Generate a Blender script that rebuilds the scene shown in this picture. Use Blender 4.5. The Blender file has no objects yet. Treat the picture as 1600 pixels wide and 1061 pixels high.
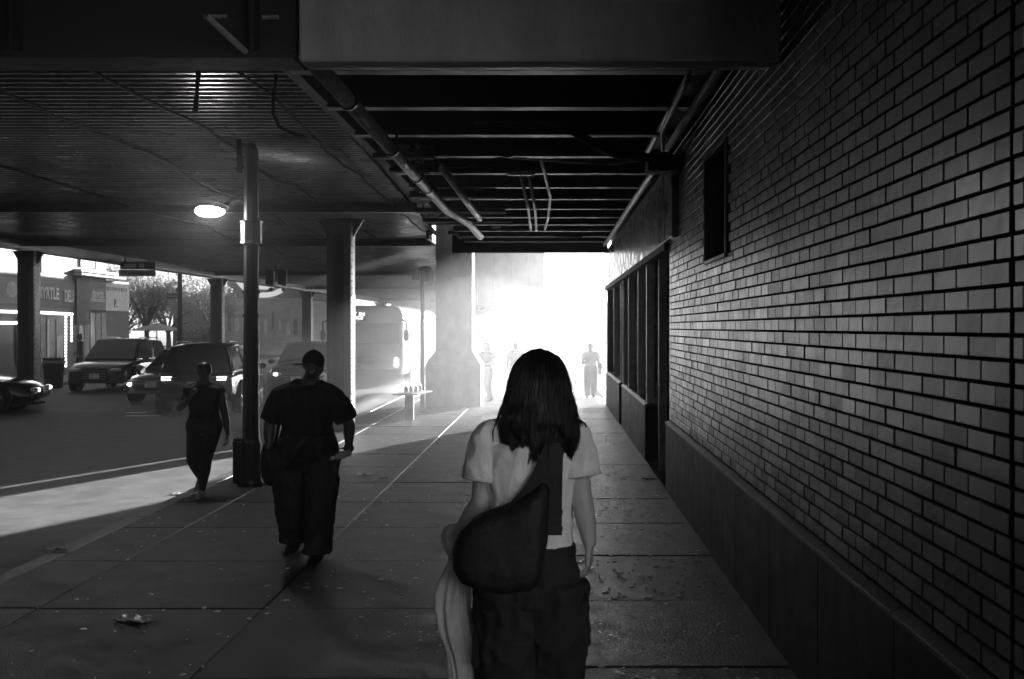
import bpy, bmesh, math, random
from mathutils import Vector, Matrix, noise
random.seed(7)
R = math.radians
scene = bpy.context.scene
C = scene.collection

# ------------------------------------------------------------------ camera
CAM_H, F, VX, VY = 1.9, 1740.0, 862.0, 511.0      # eye height, focal length and vanishing point in photo pixels
cam_d = bpy.data.cameras.new('camera'); cam = bpy.data.objects.new('camera', cam_d); C.objects.link(cam)
cam.location = (0, 0, CAM_H); cam.rotation_euler = (R(90), 0, 0)
cam_d.sensor_width = 36.0; cam_d.lens = F / 1600 * 36
cam_d.shift_x = -(VX - 800) / 1600; cam_d.shift_y = -(530.5 - VY) / 1600
cam_d.clip_start = 0.05; cam_d.clip_end = 3000
scene.camera = cam

# ------------------------------------------------------------------ sky, sun, exposure
SUN_EL, SUN_AZ = R(11.5), math.atan(0.40)         # azimuth measured from +Y towards +X
world = bpy.data.worlds.new('World'); scene.world = world; world.use_nodes = True
wn = world.node_tree; wn.nodes.clear()
sky = wn.nodes.new('ShaderNodeTexSky'); sky.sky_type = 'NISHITA'; sky.sun_disc = False
sky.sun_elevation = SUN_EL; sky.sun_rotation = SUN_AZ; sky.dust_density = 3.0; sky.air_density = 1.0
bw = wn.nodes.new('ShaderNodeRGBToBW'); bg = wn.nodes.new('ShaderNodeBackground'); bg.inputs['Strength'].default_value = 0.05
wo = wn.nodes.new('ShaderNodeOutputWorld')
wn.links.new(sky.outputs[0], bw.inputs[0]); wn.links.new(bw.outputs[0], bg.inputs['Color']); wn.links.new(bg.outputs[0], wo.inputs['Surface'])
sun_d = bpy.data.lights.new('sun', 'SUN'); sun_d.energy = 5.0; sun_d.angle = R(0.6); sun_d.color = (1, 1, 1)
sun = bpy.data.objects.new('sun', sun_d); C.objects.link(sun)
sdir = Vector((math.sin(SUN_AZ) * math.cos(SUN_EL), math.cos(SUN_AZ) * math.cos(SUN_EL), math.sin(SUN_EL)))
sun.rotation_euler = (-sdir).to_track_quat('-Z', 'Y').to_euler()
sun.location = (10, 30, 12)
vs = scene.view_settings; vs.view_transform = 'Standard'; vs.look = 'None'; vs.gamma = 1; vs.exposure = 2.4; vs.use_curve_mapping = False
cy = scene.cycles
cy.max_bounces = 7; cy.diffuse_bounces = 4; cy.glossy_bounces = 3; cy.transmission_bounces = 3; cy.volume_bounces = 0
cy.caustics_reflective = False; cy.caustics_refractive = False
cy.sample_clamp_indirect = 6.0; cy.use_denoising = True
HAZE_DENSITY, HAZE_G = 0.0042, 0.85

# ------------------------------------------------------------------ helpers
def at(px, py, Y): return Vector(((px - VX) * Y / F, Y, CAM_H + (VY - py) * Y / F))
def mat(name, v, rough=0.6, amp=0.0, scale=8.0, bump=0.0, bscale=60.0, metal=0.0, emit=0.0, tone=False, spec=0.5, stretch=None, ramp=None, coat=0.0):
    m = bpy.data.materials.new(name); m.use_nodes = True
    nt = m.node_tree; b = nt.nodes['Principled BSDF']; L = nt.links
    b.inputs['Base Color'].default_value = (v, v, v, 1); b.inputs['Roughness'].default_value = rough
    b.inputs['Metallic'].default_value = metal; b.inputs['Specular IOR Level'].default_value = spec
    b.inputs['Coat Weight'].default_value = coat
    if emit:
        b.inputs['Emission Color'].default_value = (1, 1, 1, 1); b.inputs['Emission Strength'].default_value = emit
    tc = nt.nodes.new('ShaderNodeTexCoord'); src = tc.outputs['Object']
    if stretch:
        mp = nt.nodes.new('ShaderNodeMapping'); mp.inputs['Scale'].default_value = stretch
        L.new(src, mp.inputs[0]); src = mp.outputs[0]
    col = None
    if amp:
        n = nt.nodes.new('ShaderNodeTexNoise'); n.inputs['Scale'].default_value = scale; n.inputs['Detail'].default_value = 6; n.inputs['Roughness'].default_value = 0.65
        L.new(src, n.inputs['Vector'])
        r = nt.nodes.new('ShaderNodeMapRange'); r.inputs['From Min'].default_value = 0.3; r.inputs['From Max'].default_value = 0.7
        r.inputs['To Min'].default_value = v * (1 - amp); r.inputs['To Max'].default_value = v * (1 + amp)
        L.new(n.outputs['Fac'], r.inputs['Value']); col = r.outputs[0]
        r2 = nt.nodes.new('ShaderNodeMapRange'); r2.inputs['From Min'].default_value = 0.3; r2.inputs['From Max'].default_value = 0.7
        r2.inputs['To Min'].default_value = max(0.04, rough - 0.12); r2.inputs['To Max'].default_value = min(1, rough + 0.12)
        L.new(n.outputs['Fac'], r2.inputs['Value']); L.new(r2.outputs[0], b.inputs['Roughness'])
    if tone:
        a = nt.nodes.new('ShaderNodeAttribute'); a.attribute_name = 'tone'
        mu = nt.nodes.new('ShaderNodeMath'); mu.operation = 'MULTIPLY'
        if col is None: mu.inputs[0].default_value = v
        else: L.new(col, mu.inputs[0])
        L.new(a.outputs['Fac'], mu.inputs[1]); col = mu.outputs[0]
    if col is not None: L.new(col, b.inputs['Base Color'])
    if bump:
        n2 = nt.nodes.new('ShaderNodeTexNoise'); n2.inputs['Scale'].default_value = bscale; n2.inputs['Detail'].default_value = 5
        L.new(src, n2.inputs['Vector'])
        bp = nt.nodes.new('ShaderNodeBump'); bp.inputs['Strength'].default_value = bump; bp.inputs['Distance'].default_value = 0.02
        L.new(n2.outputs['Fac'], bp.inputs['Height']); L.new(bp.outputs[0], b.inputs['Normal'])
    return m

class MB:
    """collects shapes and links them as ONE mesh object"""
    def __init__(s): s.v = []; s.f = []; s.t = []; s.tone = None
    def add(s, vs_, fs):
        o = len(s.v); s.v += [tuple(p) for p in vs_]
        for q in fs:
            s.f.append([i + o for i in q]); s.t.append(s.tone if s.tone is not None else 1.0)
        return s
    def box(s, x0, x1, y0, y1, z0, z1, M=None):
        vv = [Vector((x, y, z)) for z in (z0, z1) for y in (y0, y1) for x in (x0, x1)]
        if M is not None: vv = [M @ p for p in vv]
        return s.add(vv, [(0, 2, 3, 1), (4, 5, 7, 6), (0, 1, 5, 4), (2, 6, 7, 3), (0, 4, 6, 2), (1, 3, 7, 5)])
    def loft(s, rings, cap=True):
        n = len(rings[0]); vv = [p for r in rings for p in r]; fs = []
        for i in range(len(rings) - 1):
            for j in range(n):
                k = (j + 1) % n; fs.append((i * n + j, i * n + k, (i + 1) * n + k, (i + 1) * n + j))
        if cap: fs.append(tuple(range(n - 1, -1, -1))); fs.append(tuple((len(rings) - 1) * n + j for j in range(n)))
        return s.add(vv, fs)
    def tube(s, pts, r, n=8, cap=True):
        pts = [Vector(p) for p in pts]; rs = r if isinstance(r, (list, tuple)) else [r] * len(pts)
        rings = []; up = None
        for i, p in enumerate(pts):
            d = (pts[min(i + 1, len(pts) - 1)] - pts[max(i - 1, 0)]).normalized()
            if up is None: up = Vector((0, 0, 1)) if abs(d.z) < 0.9 else Vector((1, 0, 0))
            a = d.cross(up)
            if a.length < 1e-5: a = d.cross(Vector((0, 1, 0.3)))
            a.normalize(); b = a.cross(d).normalized(); up = b
            rings.append([p + (a * math.cos(t) + b * math.sin(t)) * rs[i] for t in [2 * math.pi * j / n for j in range(n)]])
        return s.loft(rings, cap)
    def lathe(s, prof, n=16, M=None):
        rings = [[Vector((r * math.cos(2 * math.pi * j / n), r * math.sin(2 * math.pi * j / n), z)) for j in range(n)] for r, z in prof]
        if M is not None: rings = [[M @ p for p in r] for r in rings]
        return s.loft(rings)
    def ell(s, c, rad, n=14, m=9, M=None):
        c = Vector(c); rings = []
        for i in range(m + 1):
            a = math.pi * i / m; rr = max(1e-3, math.sin(a))
            rings.append([Vector((rad[0] * rr * math.cos(2 * math.pi * j / n), rad[1] * rr * math.sin(2 * math.pi * j / n), -rad[2] * math.cos(a))) for j in range(n)])
        rings = [[c + (M @ p if M is not None else p) for p in r] for r in rings]
        return s.loft(rings)
    def cap(s, p0, r0, p1, r1, n=12):
        p0 = Vector(p0); p1 = Vector(p1); d = (p1 - p0).normalized(); L = (p1 - p0).length
        pts, rs = [], []
        for a in (-90, -60, -30): pts.append(p0 + d * r0 * math.sin(R(a))); rs.append(max(1e-4, r0 * math.cos(R(a))))
        for k in (0, .25, .5, .75, 1): pts.append(p0 + d * L * k); rs.append(r0 + (r1 - r0) * k)
        for a in (30, 60, 90): pts.append(p1 + d * r1 * math.sin(R(a))); rs.append(max(1e-4, r1 * math.cos(R(a))))
        return s.tube(pts, rs, n)
    def prism(s, poly, axis, a0, a1):
        """polygon in the plane across `axis`, extruded from a0 to a1"""
        def P(u, v, w): return {'x': Vector((w, u, v)), 'y': Vector((u, w, v)), 'z': Vector((u, v, w))}[axis]
        return s.loft([[P(u, v, a0) for u, v in poly], [P(u, v, a1) for u, v in poly]])
    def mesh(s, name, m=None, smooth=False):
        me = bpy.data.meshes.new(name); me.from_pydata(s.v, [], s.f)
        bm = bmesh.new(); bm.from_mesh(me); bmesh.ops.recalc_face_normals(bm, faces=bm.faces); bm.to_mesh(me); bm.free()
        if s.tone is not None:
            at_ = me.attributes.new('tone', 'FLOAT', 'FACE')
            at_.data.foreach_set('value', s.t)
        if m: me.materials.append(m)
        if smooth:
            me.polygons.foreach_set('use_smooth', [True] * len(me.polygons))
        me.update(); return me
    def build(s, name, m, parent=None, smooth=False, bevel=0.0, loc=None):
        o = bpy.data.objects.new(name, s.mesh(name, m, smooth)); C.objects.link(o)
        if parent: o.parent = parent
        if loc is not None: o.location = loc
        if bevel:
            md = o.modifiers.new('bevel', 'BEVEL'); md.width = bevel; md.segments = 2; md.limit_method = 'ANGLE'; md.angle_limit = R(35)
        return o
def tag(o, label, cat, group=None):
    o['label'] = label; o['category'] = cat
    if group: o['group'] = group
    return o
def empty(name, loc=(0, 0, 0), rz=0.0, label=None, cat=None, group=None):
    o = bpy.data.objects.new(name, None); C.objects.link(o); o.location = loc; o.rotation_euler = (0, 0, rz); o.empty_display_size = 0.2
    if label: tag(o, label, cat, group)
    return o
def struct(o): o['kind'] = 'structure'; return o
def stuff(o): o['kind'] = 'stuff'; return o
def copy_tree(o, parent=None):
    c = o.copy(); C.objects.link(c); c.parent = parent
    for ch in list(o.children): copy_tree(ch, c)
    return c
def link(name, me, parent, loc=(0, 0, 0), rot=None, scale=None):
    o = bpy.data.objects.new(name, me); C.objects.link(o); o.parent = parent; o.location = loc
    if rot: o.rotation_euler = rot
    if scale: o.scale = scale
    return o
def text(s, name, m, parent, size, loc, rot, depth=0.01, sx=1.0, bold=0.0, align='CENTER'):
    cu = bpy.data.curves.new(name, 'FONT'); cu.body = s; cu.size = size; cu.extrude = depth; cu.align_x = align; cu.align_y = 'CENTER'; cu.offset = bold
    t = bpy.data.objects.new('tmp', cu); C.objects.link(t)
    bpy.context.view_layer.update()
    me = bpy.data.meshes.new_from_object(t.evaluated_get(bpy.context.evaluated_depsgraph_get()))
    bpy.data.objects.remove(t); me.materials.clear(); me.materials.append(m)
    return link(name, me, parent, loc, rot, (sx, 1, 1))
def remesh(mb, voxel, smooth_it=4, fold=0.0, fscale=(6, 6, 3), seed=0, fmask=None):
    """fuse overlapping shapes into one continuous skin"""
    me = mb.mesh('tmp'); o = bpy.data.objects.new('tmp', me); C.objects.link(o)
    md = o.modifiers.new('r', 'REMESH'); md.mode = 'VOXEL'; md.voxel_size = voxel
    bpy.context.view_layer.update()
    out = bpy.data.meshes.new_from_object(o.evaluated_get(bpy.context.evaluated_depsgraph_get()))
    bpy.data.objects.remove(o)
    bm = bmesh.new(); bm.from_mesh(out)
    for _ in range(smooth_it): bmesh.ops.smooth_vert(bm, verts=bm.verts, factor=0.5, use_axis_x=True, use_axis_y=True, use_axis_z=True)
    if fold:
        bm.normal_update()
        for v in bm.verts:
            q = Vector((v.co.x * fscale[0] + seed, v.co.y * fscale[1], v.co.z * fscale[2]))
            k = 1 - abs(noise.noise(q)) * 2
            k2 = 1 - abs(noise.noise(q * 2.3 + Vector((5, 3, 1)))) * 2
            v.co += v.normal * fold * (k * 0.7 + k2 * 0.35) * (fmask(v.co) if fmask else 1)
    bm.to_mesh(out); bm.free()
    out.polygons.foreach_set('use_smooth', [True] * len(out.polygons)); out.update()
    return out

# ------------------------------------------------------------------ materials
M = {}
M['asphalt'] = mat('asphalt', 0.145, 0.7, 0.35, 3, 0.5, 140, spec=0.3)
M['ground'] = mat('ground', 0.06, 0.8, 0.3, 0.5)
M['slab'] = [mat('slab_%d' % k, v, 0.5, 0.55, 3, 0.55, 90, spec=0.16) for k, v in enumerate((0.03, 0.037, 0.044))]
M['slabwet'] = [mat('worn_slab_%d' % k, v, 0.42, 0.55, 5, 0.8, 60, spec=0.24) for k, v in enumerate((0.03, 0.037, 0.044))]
M['bed'] = mat('bed', 0.03, 0.9)
M['granite'] = mat('granite', 0.09, 0.5, 0.35, 20, 0.3, 90)
M['paint'] = mat('road_paint', 0.6, 0.5, 0.4, 12)
M['gum'] = mat('gum', 0.6, 0.25, 0.5, 6, 0.15, 60)
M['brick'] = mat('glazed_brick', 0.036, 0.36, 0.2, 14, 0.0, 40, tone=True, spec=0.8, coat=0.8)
M['mortar'] = mat('mortar', 0.02, 0.95, 0.3, 30, spec=0.05)
M['plinth'] = mat('plinth', 0.022, 0.5, 0.35, 4, 0.15, 60, spec=0.25)
M['cap'] = mat('plinth_cap', 0.09, 0.5, 0.4, 9, 0.3, 50)
M['panel'] = mat('fascia_panel', 0.1, 0.3, 0.25, 3, 0.08, 6)
M['dark'] = mat('dark_metal', 0.018, 0.65, 0.3, 8, 0.1, 30)
M['steel'] = mat('painted_steel', 0.035, 0.4, 0.4, 5, 0.25, 40)
M['steel2'] = mat('pale_steel', 0.28, 0.38, 0.35, 7, 0.15, 40)
M['jamb'] = mat('jamb_steel', 0.45, 0.35, 0.3, 9, 0.1, 40)
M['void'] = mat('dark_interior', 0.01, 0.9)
M['deck'] = mat('corrugated_deck', 0.13, 0.3, 0.3, 2.2, 0.08, 14)
M['conc'] = mat('concrete', 0.42, 0.75, 0.35, 2.2, 0.35, 40, stretch=(1, 1, 0.5))
M['pipe'] = mat('white_pipe', 0.75, 0.45, 0.35, 9, 0.1, 50)
M['pole'] = mat('pole_paint', 0.022, 0.65, 0.4, 10, 0.3, 50)
M['white'] = mat('white_paint', 0.75, 0.4, 0.15, 8)
M['cream'] = mat('pale_render', 0.5, 0.7, 0.25, 2)
M['grey'] = mat('grey_render', 0.22, 0.7, 0.3, 2)
M['dkfac'] = mat('dark_facade', 0.03, 0.6, 0.35, 3)
M['glass'] = mat('glass', 0.03, 0.06, spec=0.7)
M['ringglow'] = mat('glowing_ring', 0.8, 0.4, emit=0.12)  # emission added to whiten the shaded mural rings
M['busglass'] = mat('bus_glass', 0.3, 0.2, 0.3, 2)
M['shopglass'] = mat('shop_glass', 0.05, 0.4, 0.6, 1.6, spec=0.2)
M['rubber'] = mat('rubber', 0.015, 0.9, spec=0.2)
M['rim'] = mat('rim', 0.5, 0.25, metal=0.7)
M['cardark'] = mat('car_dark', 0.012, 0.22, coat=0.6)
M['cargrey'] = mat('car_grey', 0.06, 0.22, coat=0.6)
M['carsilver'] = mat('car_silver', 0.4, 0.25, coat=0.6)
M['carwhite'] = mat('car_white', 0.7, 0.25, coat=0.5)
M['lens'] = mat('lamp_lens', 0.7, 0.1)
M['lit'] = mat('lit_lamp', 0.8, 0.3, emit=1.6)
M['lampglow'] = mat('street_lamp_glow', 0.8, 0.3, emit=25.0)
M['bulb'] = mat('marquee_bulb', 0.8, 0.3, emit=1.0)
M['dim'] = mat('lit_window', 0.5, 0.4, emit=0.35)
M['leaf'] = mat('leaf', 0.12, 0.5, 0.4, 3)
M['bark'] = mat('bark', 0.06, 0.8, 0.4, 10, 0.5, 30)
M['skin'] = mat('skin', 0.42, 0.5, 0.08, 20, 0.05, 200)
M['skind'] = mat('skin_dark', 0.07, 0.5, 0.1, 20)
M['hair'] = mat('hair', 0.006, 0.42, 0.4, 30)
M['tee'] = mat('white_tee', 0.8, 0.85, 0.1, 12, 0.2, 300)
M['black'] = mat('black_cloth', 0.008, 0.85, 0.3, 20, 0.3, 300)
M['denim'] = mat('dark_cloth', 0.014, 0.85, 0.35, 14, 0.3, 260)
M['denim2'] = mat('grey_cloth', 0.025, 0.85, 0.3, 14, 0.3, 260)
M['bag'] = mat('bag_nylon', 0.006, 0.7, 0.3, 25, 0.2, 200)
M['strap'] = mat('strap_webbing', 0.014, 0.75)
M['cloth'] = mat('pale_cloth', 0.5, 0.85, 0.15, 10, 0.2, 200)
M['shoe'] = mat('shoe', 0.25, 0.6, 0.3, 20)
M['plastic'] = mat('clear_plastic', 0.55, 0.2)
M['paper'] = mat('litter_paper', 0.5, 0.8)

_l = M['leaf'].node_tree; _b = _l.nodes['Principled BSDF']; _t = _l.nodes.new('ShaderNodeBsdfTranslucent'); _t.inputs[0].default_value = (.6, .6, .6, 1)
_m = _l.nodes.new('ShaderNodeMixShader'); _m.inputs[0].default_value = .55; _l.links.new(_b.outputs[0], _m.inputs[1]); _l.links.new(_t.outputs[0], _m.inputs[2]); _l.links.new(_m.outputs[0], _l.nodes['Material Output'].inputs['Surface'])
M['brick'].node_tree.nodes['Principled BSDF'].inputs['Coat Roughness'].default_value = 0.3

_n = M['brick'].node_tree; _b = _n.nodes['Principled BSDF']; _w = _n.nodes.new('ShaderNodeNewGeometry'); _mp = _n.nodes.new('ShaderNodeMapping'); _mp.inputs['Scale'].default_value = (1, 1.6, .5)
_ns = _n.nodes.new('ShaderNodeTexNoise'); _ns.inputs['Scale'].default_value = 1.3; _ns.inputs['Detail'].default_value = 7; _rg = _n.nodes.new('ShaderNodeMapRange')
_rg.inputs['From Min'].default_value = .38; _rg.inputs['From Max'].default_value = .62; _rg.inputs['To Min'].default_value = .55; _rg.inputs['To Max'].default_value = 1.0; _b.inputs['Coat IOR'].default_value = 1.5
_n.links.new(_w.outputs['Position'], _mp.inputs[0]); _n.links.new(_mp.outputs[0], _ns.inputs['Vector']); _n.links.new(_ns.outputs['Fac'], _rg.inputs['Value']); _ta = _n.nodes.new('ShaderNodeAttribute'); _ta.attribute_name = 'tone'; _tm = _n.nodes.new('ShaderNodeMath'); _tm.operation = 'MULTIPLY'; _n.links.new(_rg.outputs[0], _tm.inputs[0]); _n.links.new(_ta.outputs['Fac'], _tm.inputs[1]); _n.links.new(_tm.outputs[0], _b.inputs['Coat Weight'])
# ================================================================== SETTING
struct(MB().box(-900, 900, -600, 1500, -0.6, -0.3).build('ground', M['ground']))
WALL_X, WALL_END, KERB = 1.33, 27.6, -4.25
DECK_Z = 4.2
# road
road = struct(MB().box(-17.0, KERB, -40, 260, -0.29, -0.13).build('road', M['asphalt']))
side = struct(MB().box(1.5, 60, 31.0, 40, -0.29, -0.126).build('side_street', M['asphalt']))
for (px0, px1, py0, Y) in ((198, 250, 650, 0), (198, 228, 645, 0)):
    Yc = 2.03 * F / (py0 - VY)
    MB().box((px0 - VX) * Yc / F, (px1 - VX) * Yc / F, Yc - 0.12, Yc + 0.12, -0.126, -0.122).build('painted_line', M['paint'], road)
for k in (3, 4, 5, 6):
    MB().box(-9.6, -9.48, 6 + 9 * k, 9 + 9 * k, -0.126, -0.122).build('lane_dash', M['paint'], road)
# sidewalk: a bed with single flags laid on it
walk = struct(MB().box(KERB + 0.17, 1.6, -10, 30.9, -0.29, -0.05).build('sidewalk', M['bed']))
XE = [KERB + 0.17, -3.48, -1.95, -0.35, WALL_X + 0.02]
rng = random.Random(3)
slab_cache = {}
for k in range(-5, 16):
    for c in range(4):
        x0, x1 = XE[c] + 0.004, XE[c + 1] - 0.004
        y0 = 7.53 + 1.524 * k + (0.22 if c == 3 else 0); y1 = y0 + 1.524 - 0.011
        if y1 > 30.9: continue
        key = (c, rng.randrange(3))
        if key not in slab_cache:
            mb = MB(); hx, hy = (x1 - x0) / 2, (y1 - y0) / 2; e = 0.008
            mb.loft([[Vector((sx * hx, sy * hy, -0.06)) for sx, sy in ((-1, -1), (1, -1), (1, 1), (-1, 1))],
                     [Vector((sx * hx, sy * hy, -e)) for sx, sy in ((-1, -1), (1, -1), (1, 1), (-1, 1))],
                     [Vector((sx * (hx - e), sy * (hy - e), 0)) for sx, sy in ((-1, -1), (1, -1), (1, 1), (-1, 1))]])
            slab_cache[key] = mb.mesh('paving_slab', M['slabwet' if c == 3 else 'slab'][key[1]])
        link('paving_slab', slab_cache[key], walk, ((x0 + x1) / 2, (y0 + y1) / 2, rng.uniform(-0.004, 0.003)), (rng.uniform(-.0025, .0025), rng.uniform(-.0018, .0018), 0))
struct(MB().box(KERB + 0.17, 1.5, 40, 240, -0.29, 0.0).build('far_sidewalk', M['slab'][2]))
struct(MB().box(-24, -17.0, -40, 260, -0.29, 0.0).build('opposite_sidewalk', M['slab'][1]))
# kerb stones
kerb = struct(MB().box(KERB + 0.02, KERB + 0.15, -10, 30.9, -0.28, -0.06).build('kerb', M['bed']))
for k in range(-3, 17):
    y0 = 1.8 * k + 0.4
    MB().box(KERB + rng.uniform(-.006, .006), KERB + 0.165, y0, y0 + 1.79, -0.27, rng.uniform(-0.004, 0.002)).build('kerb_stone', M['granite'], kerb, bevel=0.015)
# chewing gum trodden into the flags
mb = MB()
for k in range(1900):
    x = 1.25 - abs(rng.gauss(0, 1.3)) if rng.random() < .8 else rng.uniform(-4, 1.2)
    if x < -4 or x > 1.28: continue
    y = 5.6 + 20 * rng.random() ** 1.5; r = rng.choice((.006, .008, .011, .015, .022)) * rng.uniform(.8, 1.3); n = 7
    ph = rng.random() * 6
    top = [Vector((x + r * math.cos(ph + 2 * math.pi * j / n) * rng.uniform(.65, 1.15), y + r * math.sin(ph + 2 * math.pi * j / n) * rng.uniform(.6, 1.1), 0.0004)) for j in range(n)]
    tp = [Vector((x, y, 0.003)) + (q - Vector((x, y, 0.0004))) * 0.75 for q in top]
    bot = [Vector((q.x, q.y, -0.01)) for q in top]
    mb.loft([bot, top, tp])
gum = stuff(mb.build('gum_spots', M['gum'], smooth=True)); tag(gum, 'pale flattened gum spots scattered over the paving near the wall', 'gum spots')

# ================================================================== BRICK STATION BUILDING (right)
st = empty('station_building', (WALL_X, 12, 0), 0, 'brick station building with pale glazed bricks above a smooth dark plinth', 'building')
stM = Matrix.Translation((-WALL_X, -12, 0))
def SP(mb, name, m, **k):
    o = mb.build(name, m, st, **k); o.matrix_parent_inverse = stM; return o
BX = WALL_X + 0.04
NICHE = (8.73, 9.90, 2.48, 3.36)
SP(MB().box(BX + 0.008, 16, 3.1, 12.95, -0.2, NICHE[2] - 0.05).box(BX + 0.008, 16, 3.1, NICHE[0] - 0.04, NICHE[2] - 0.05, 5.2).box(BX + 0.008, 16, NICHE[1] + 0.04, 12.95, NICHE[2] - 0.05, 5.2)
   .box(BX + 0.008, 16, NICHE[0] - 0.04, NICHE[1] + 0.04, NICHE[3] + 0.05, 5.2).box(BX + 0.4, 16, NICHE[0] - .04, NICHE[1] + .04, NICHE[2] - .05, NICHE[3] + .05), 'wall', M['mortar'])
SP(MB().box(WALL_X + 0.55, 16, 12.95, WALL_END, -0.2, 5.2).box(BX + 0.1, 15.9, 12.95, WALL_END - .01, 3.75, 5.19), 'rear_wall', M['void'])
SP(MB().box(BX, WALL_X + .56, WALL_END - 0.35, WALL_END + 0.02, 0, 3.75), 'end_pier', M['plinth'])
# plinth: slabs with joints, near run and the two piers between the openings
def plinth(y0, y1, n):
    for k in range(n):
        a = y0 + (y1 - y0) * k / n; b = y0 + (y1 - y0) * (k + 1) / n - 0.006
        SP(MB().box(WALL_X, BX + 0.16, a, b, -0.1, 0.765), 'plinth_panel', M['plinth'], bevel=0.006)
        cp = [(WALL_X - 0.012, 0.768), (WALL_X - 0.012, 0.79), (BX - 0.004, 0.812), (BX + 0.2, 0.812), (BX + 0.2, 0.768)]
        SP(MB().prism(cp, 'y', a, b), 'plinth_cap', M['cap'], bevel=0.004)
plinth(3.1, 13.0, 8); plinth(15.9, 21.2, 2); plinth(22.0, WALL_END - 0.4, 2)
# bricks: courses of glazed stretchers with deep bed joints
CH, BL = 0.0755, 0.226
brickv = []
for k in range(6):
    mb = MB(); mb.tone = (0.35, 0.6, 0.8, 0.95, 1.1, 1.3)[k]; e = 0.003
    hy, hz = BL / 2 - 0.0048, CH / 2 - 0.0054
    c4 = ((-1, -1), (1, -1), (1, 1), (-1, 1))
    mb.loft([[Vector((0.06, a * hy, b * hz)) for a, b in c4], [Vector((e, a * hy, b * hz)) for a, b in c4], [Vector((0, a * (hy - e), b * (hz - e * .7))) for a, b in c4]])
    brickv.append(mb)
bmesh_v = [b.mesh('brick', M['brick']) for b in brickv]
brick_list = []
row = 0; z = 0.818 + CH / 2
while z < 4.25:
    off = (row % 2) * BL / 2
    for (ya, yb) in ((3.12, 3.30), (3.325, 12.93)):
        y = ya - off
        while y < yb:
            a, b = max(y, ya), min(y + BL, yb)
            if b - a > 0.04:
                yc, sc = (a + b) / 2, (b - a) / BL
                if not (yc + BL / 2 > NICHE[0] - 0.02 and yc - BL / 2 < NICHE[1] + 0.02 and z > NICHE[2] - 0.03 and z < NICHE[3] + 0.04):
                    brick_list.append((yc, z, sc, rng.choices(range(6), (1, 2, 3, 4, 3, 1))[0], rng.uniform(-0.003, 0.002), rng.uniform(-.003, .003), rng.uniform(-.004, .004)))
            y += BL
    row += 1; z += CH
def seen(b):
    px = VX + F * BX / b[0]; py = VY - F * (b[1] - CAM_H) / b[0]
    return px < 1605 and -5 < py < 1065
vis = sorted([b for b in brick_list if seen(b)], key=lambda b: b[0])
single = set(id(b) for b in vis[:300])
rest = MB(); rest.tone = 1.0
for b in brick_list:
    yc, z, sc, k, dx, r1, r2 = b
    if id(b) in single:
        o = link('brick', bmesh_v[k], st, (BX + dx, yc, z), (0, r1, r2), (1, sc, 1)); o.matrix_parent_inverse = stM
    else:
        rest.tone = (0.35, 0.6, 0.8, 0.95, 1.1, 1.3)[k]
        Mx = Matrix.Translation((BX + dx, yc, z)) @ Matrix.Rotation(r2, 4, 'Z') @ Matrix.Rotation(r1, 4, 'Y') @ Matrix.Diagonal((1, sc, 1, 1))
        rest.add([Mx @ Vector(p) for p in brickv[k].v], brickv[k].f)
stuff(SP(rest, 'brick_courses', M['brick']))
# narrow window niche
w = SP(MB().box(BX - 0.015, BX + 0.3, NICHE[0] - .035, NICHE[0], NICHE[2] - .03, NICHE[3] + .03).box(BX - 0.015, BX + 0.3, NICHE[1], NICHE[1] + .035, NICHE[2] - .03, NICHE[3] + .03)
       .box(BX - .015, BX + .3, NICHE[0], NICHE[1], NICHE[3], NICHE[3] + .03).box(BX - 0.02, BX + 0.3, NICHE[0], NICHE[1], NICHE[2] - .03, NICHE[2]), 'window_frame', M['steel'])
SP(MB().box(BX + 0.26, BX + 0.28, NICHE[0], NICHE[1], NICHE[2], NICHE[3]), 'pane', M['glass'])
# openings: lintel fascia, jambs and grilles
for k in range(12):
    a = 12.05 + 1.29 * k
    SP(MB().box(1.30, BX + 0.05, a, a + 1.282, 2.88, 3.72), 'fascia_panel', M['panel'], bevel=0.008)
SP(MB().box(1.312, BX + .4, 12.98, WALL_END, 2.8, 2.879), 'lintel', M['dark'])
for Y, wd, dx in ((13.06, .09, 0.03), (14.75, .07, 0.06), (15.95, .10, 0.0), (17.8, .08, .02), (20.0, .08, 0.02), (21.25, .10, 0.0), (22.4, .08, .03), (24.9, .08, .03)):
    SP(MB().box(WALL_X + 0.03 + dx, WALL_X + 0.14 + dx, Y, Y + wd, 0.0 if Y in (13.06, 14.75, 21.25) else 0.813, 2.80), 'jamb', M['jamb'], bevel=0.006)
def grille(y0, y1, z0):
    mb = MB()
    n = int((2.8 - z0) / 0.055)
    for k in range(n): mb.tube([(WALL_X + .2, y0, z0 + .055 * k), (WALL_X + .2, y1, z0 + .055 * k)], 0.006, 4)
    k = 0; y = y0 + .08
    while y < y1:
        for j in range(n // 2): 
            zz = z0 + .11 * j + (.055 if k % 2 else 0); mb.box(WALL_X + .19, WALL_X + .21, y - .008, y + .008, zz, zz + .06)
        y += .11; k += 1
    stuff(SP(mb, 'security_grille', M['dark']))
for a, b, z0 in ((13.2, 14.7, 0.05), (14.85, 15.9, .05), (16.1, 17.75, .83), (17.95, 19.95, .83), (22.5, 24.8, .83), (25.05, 27.1, .83)): grille(a, b, z0)

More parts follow.
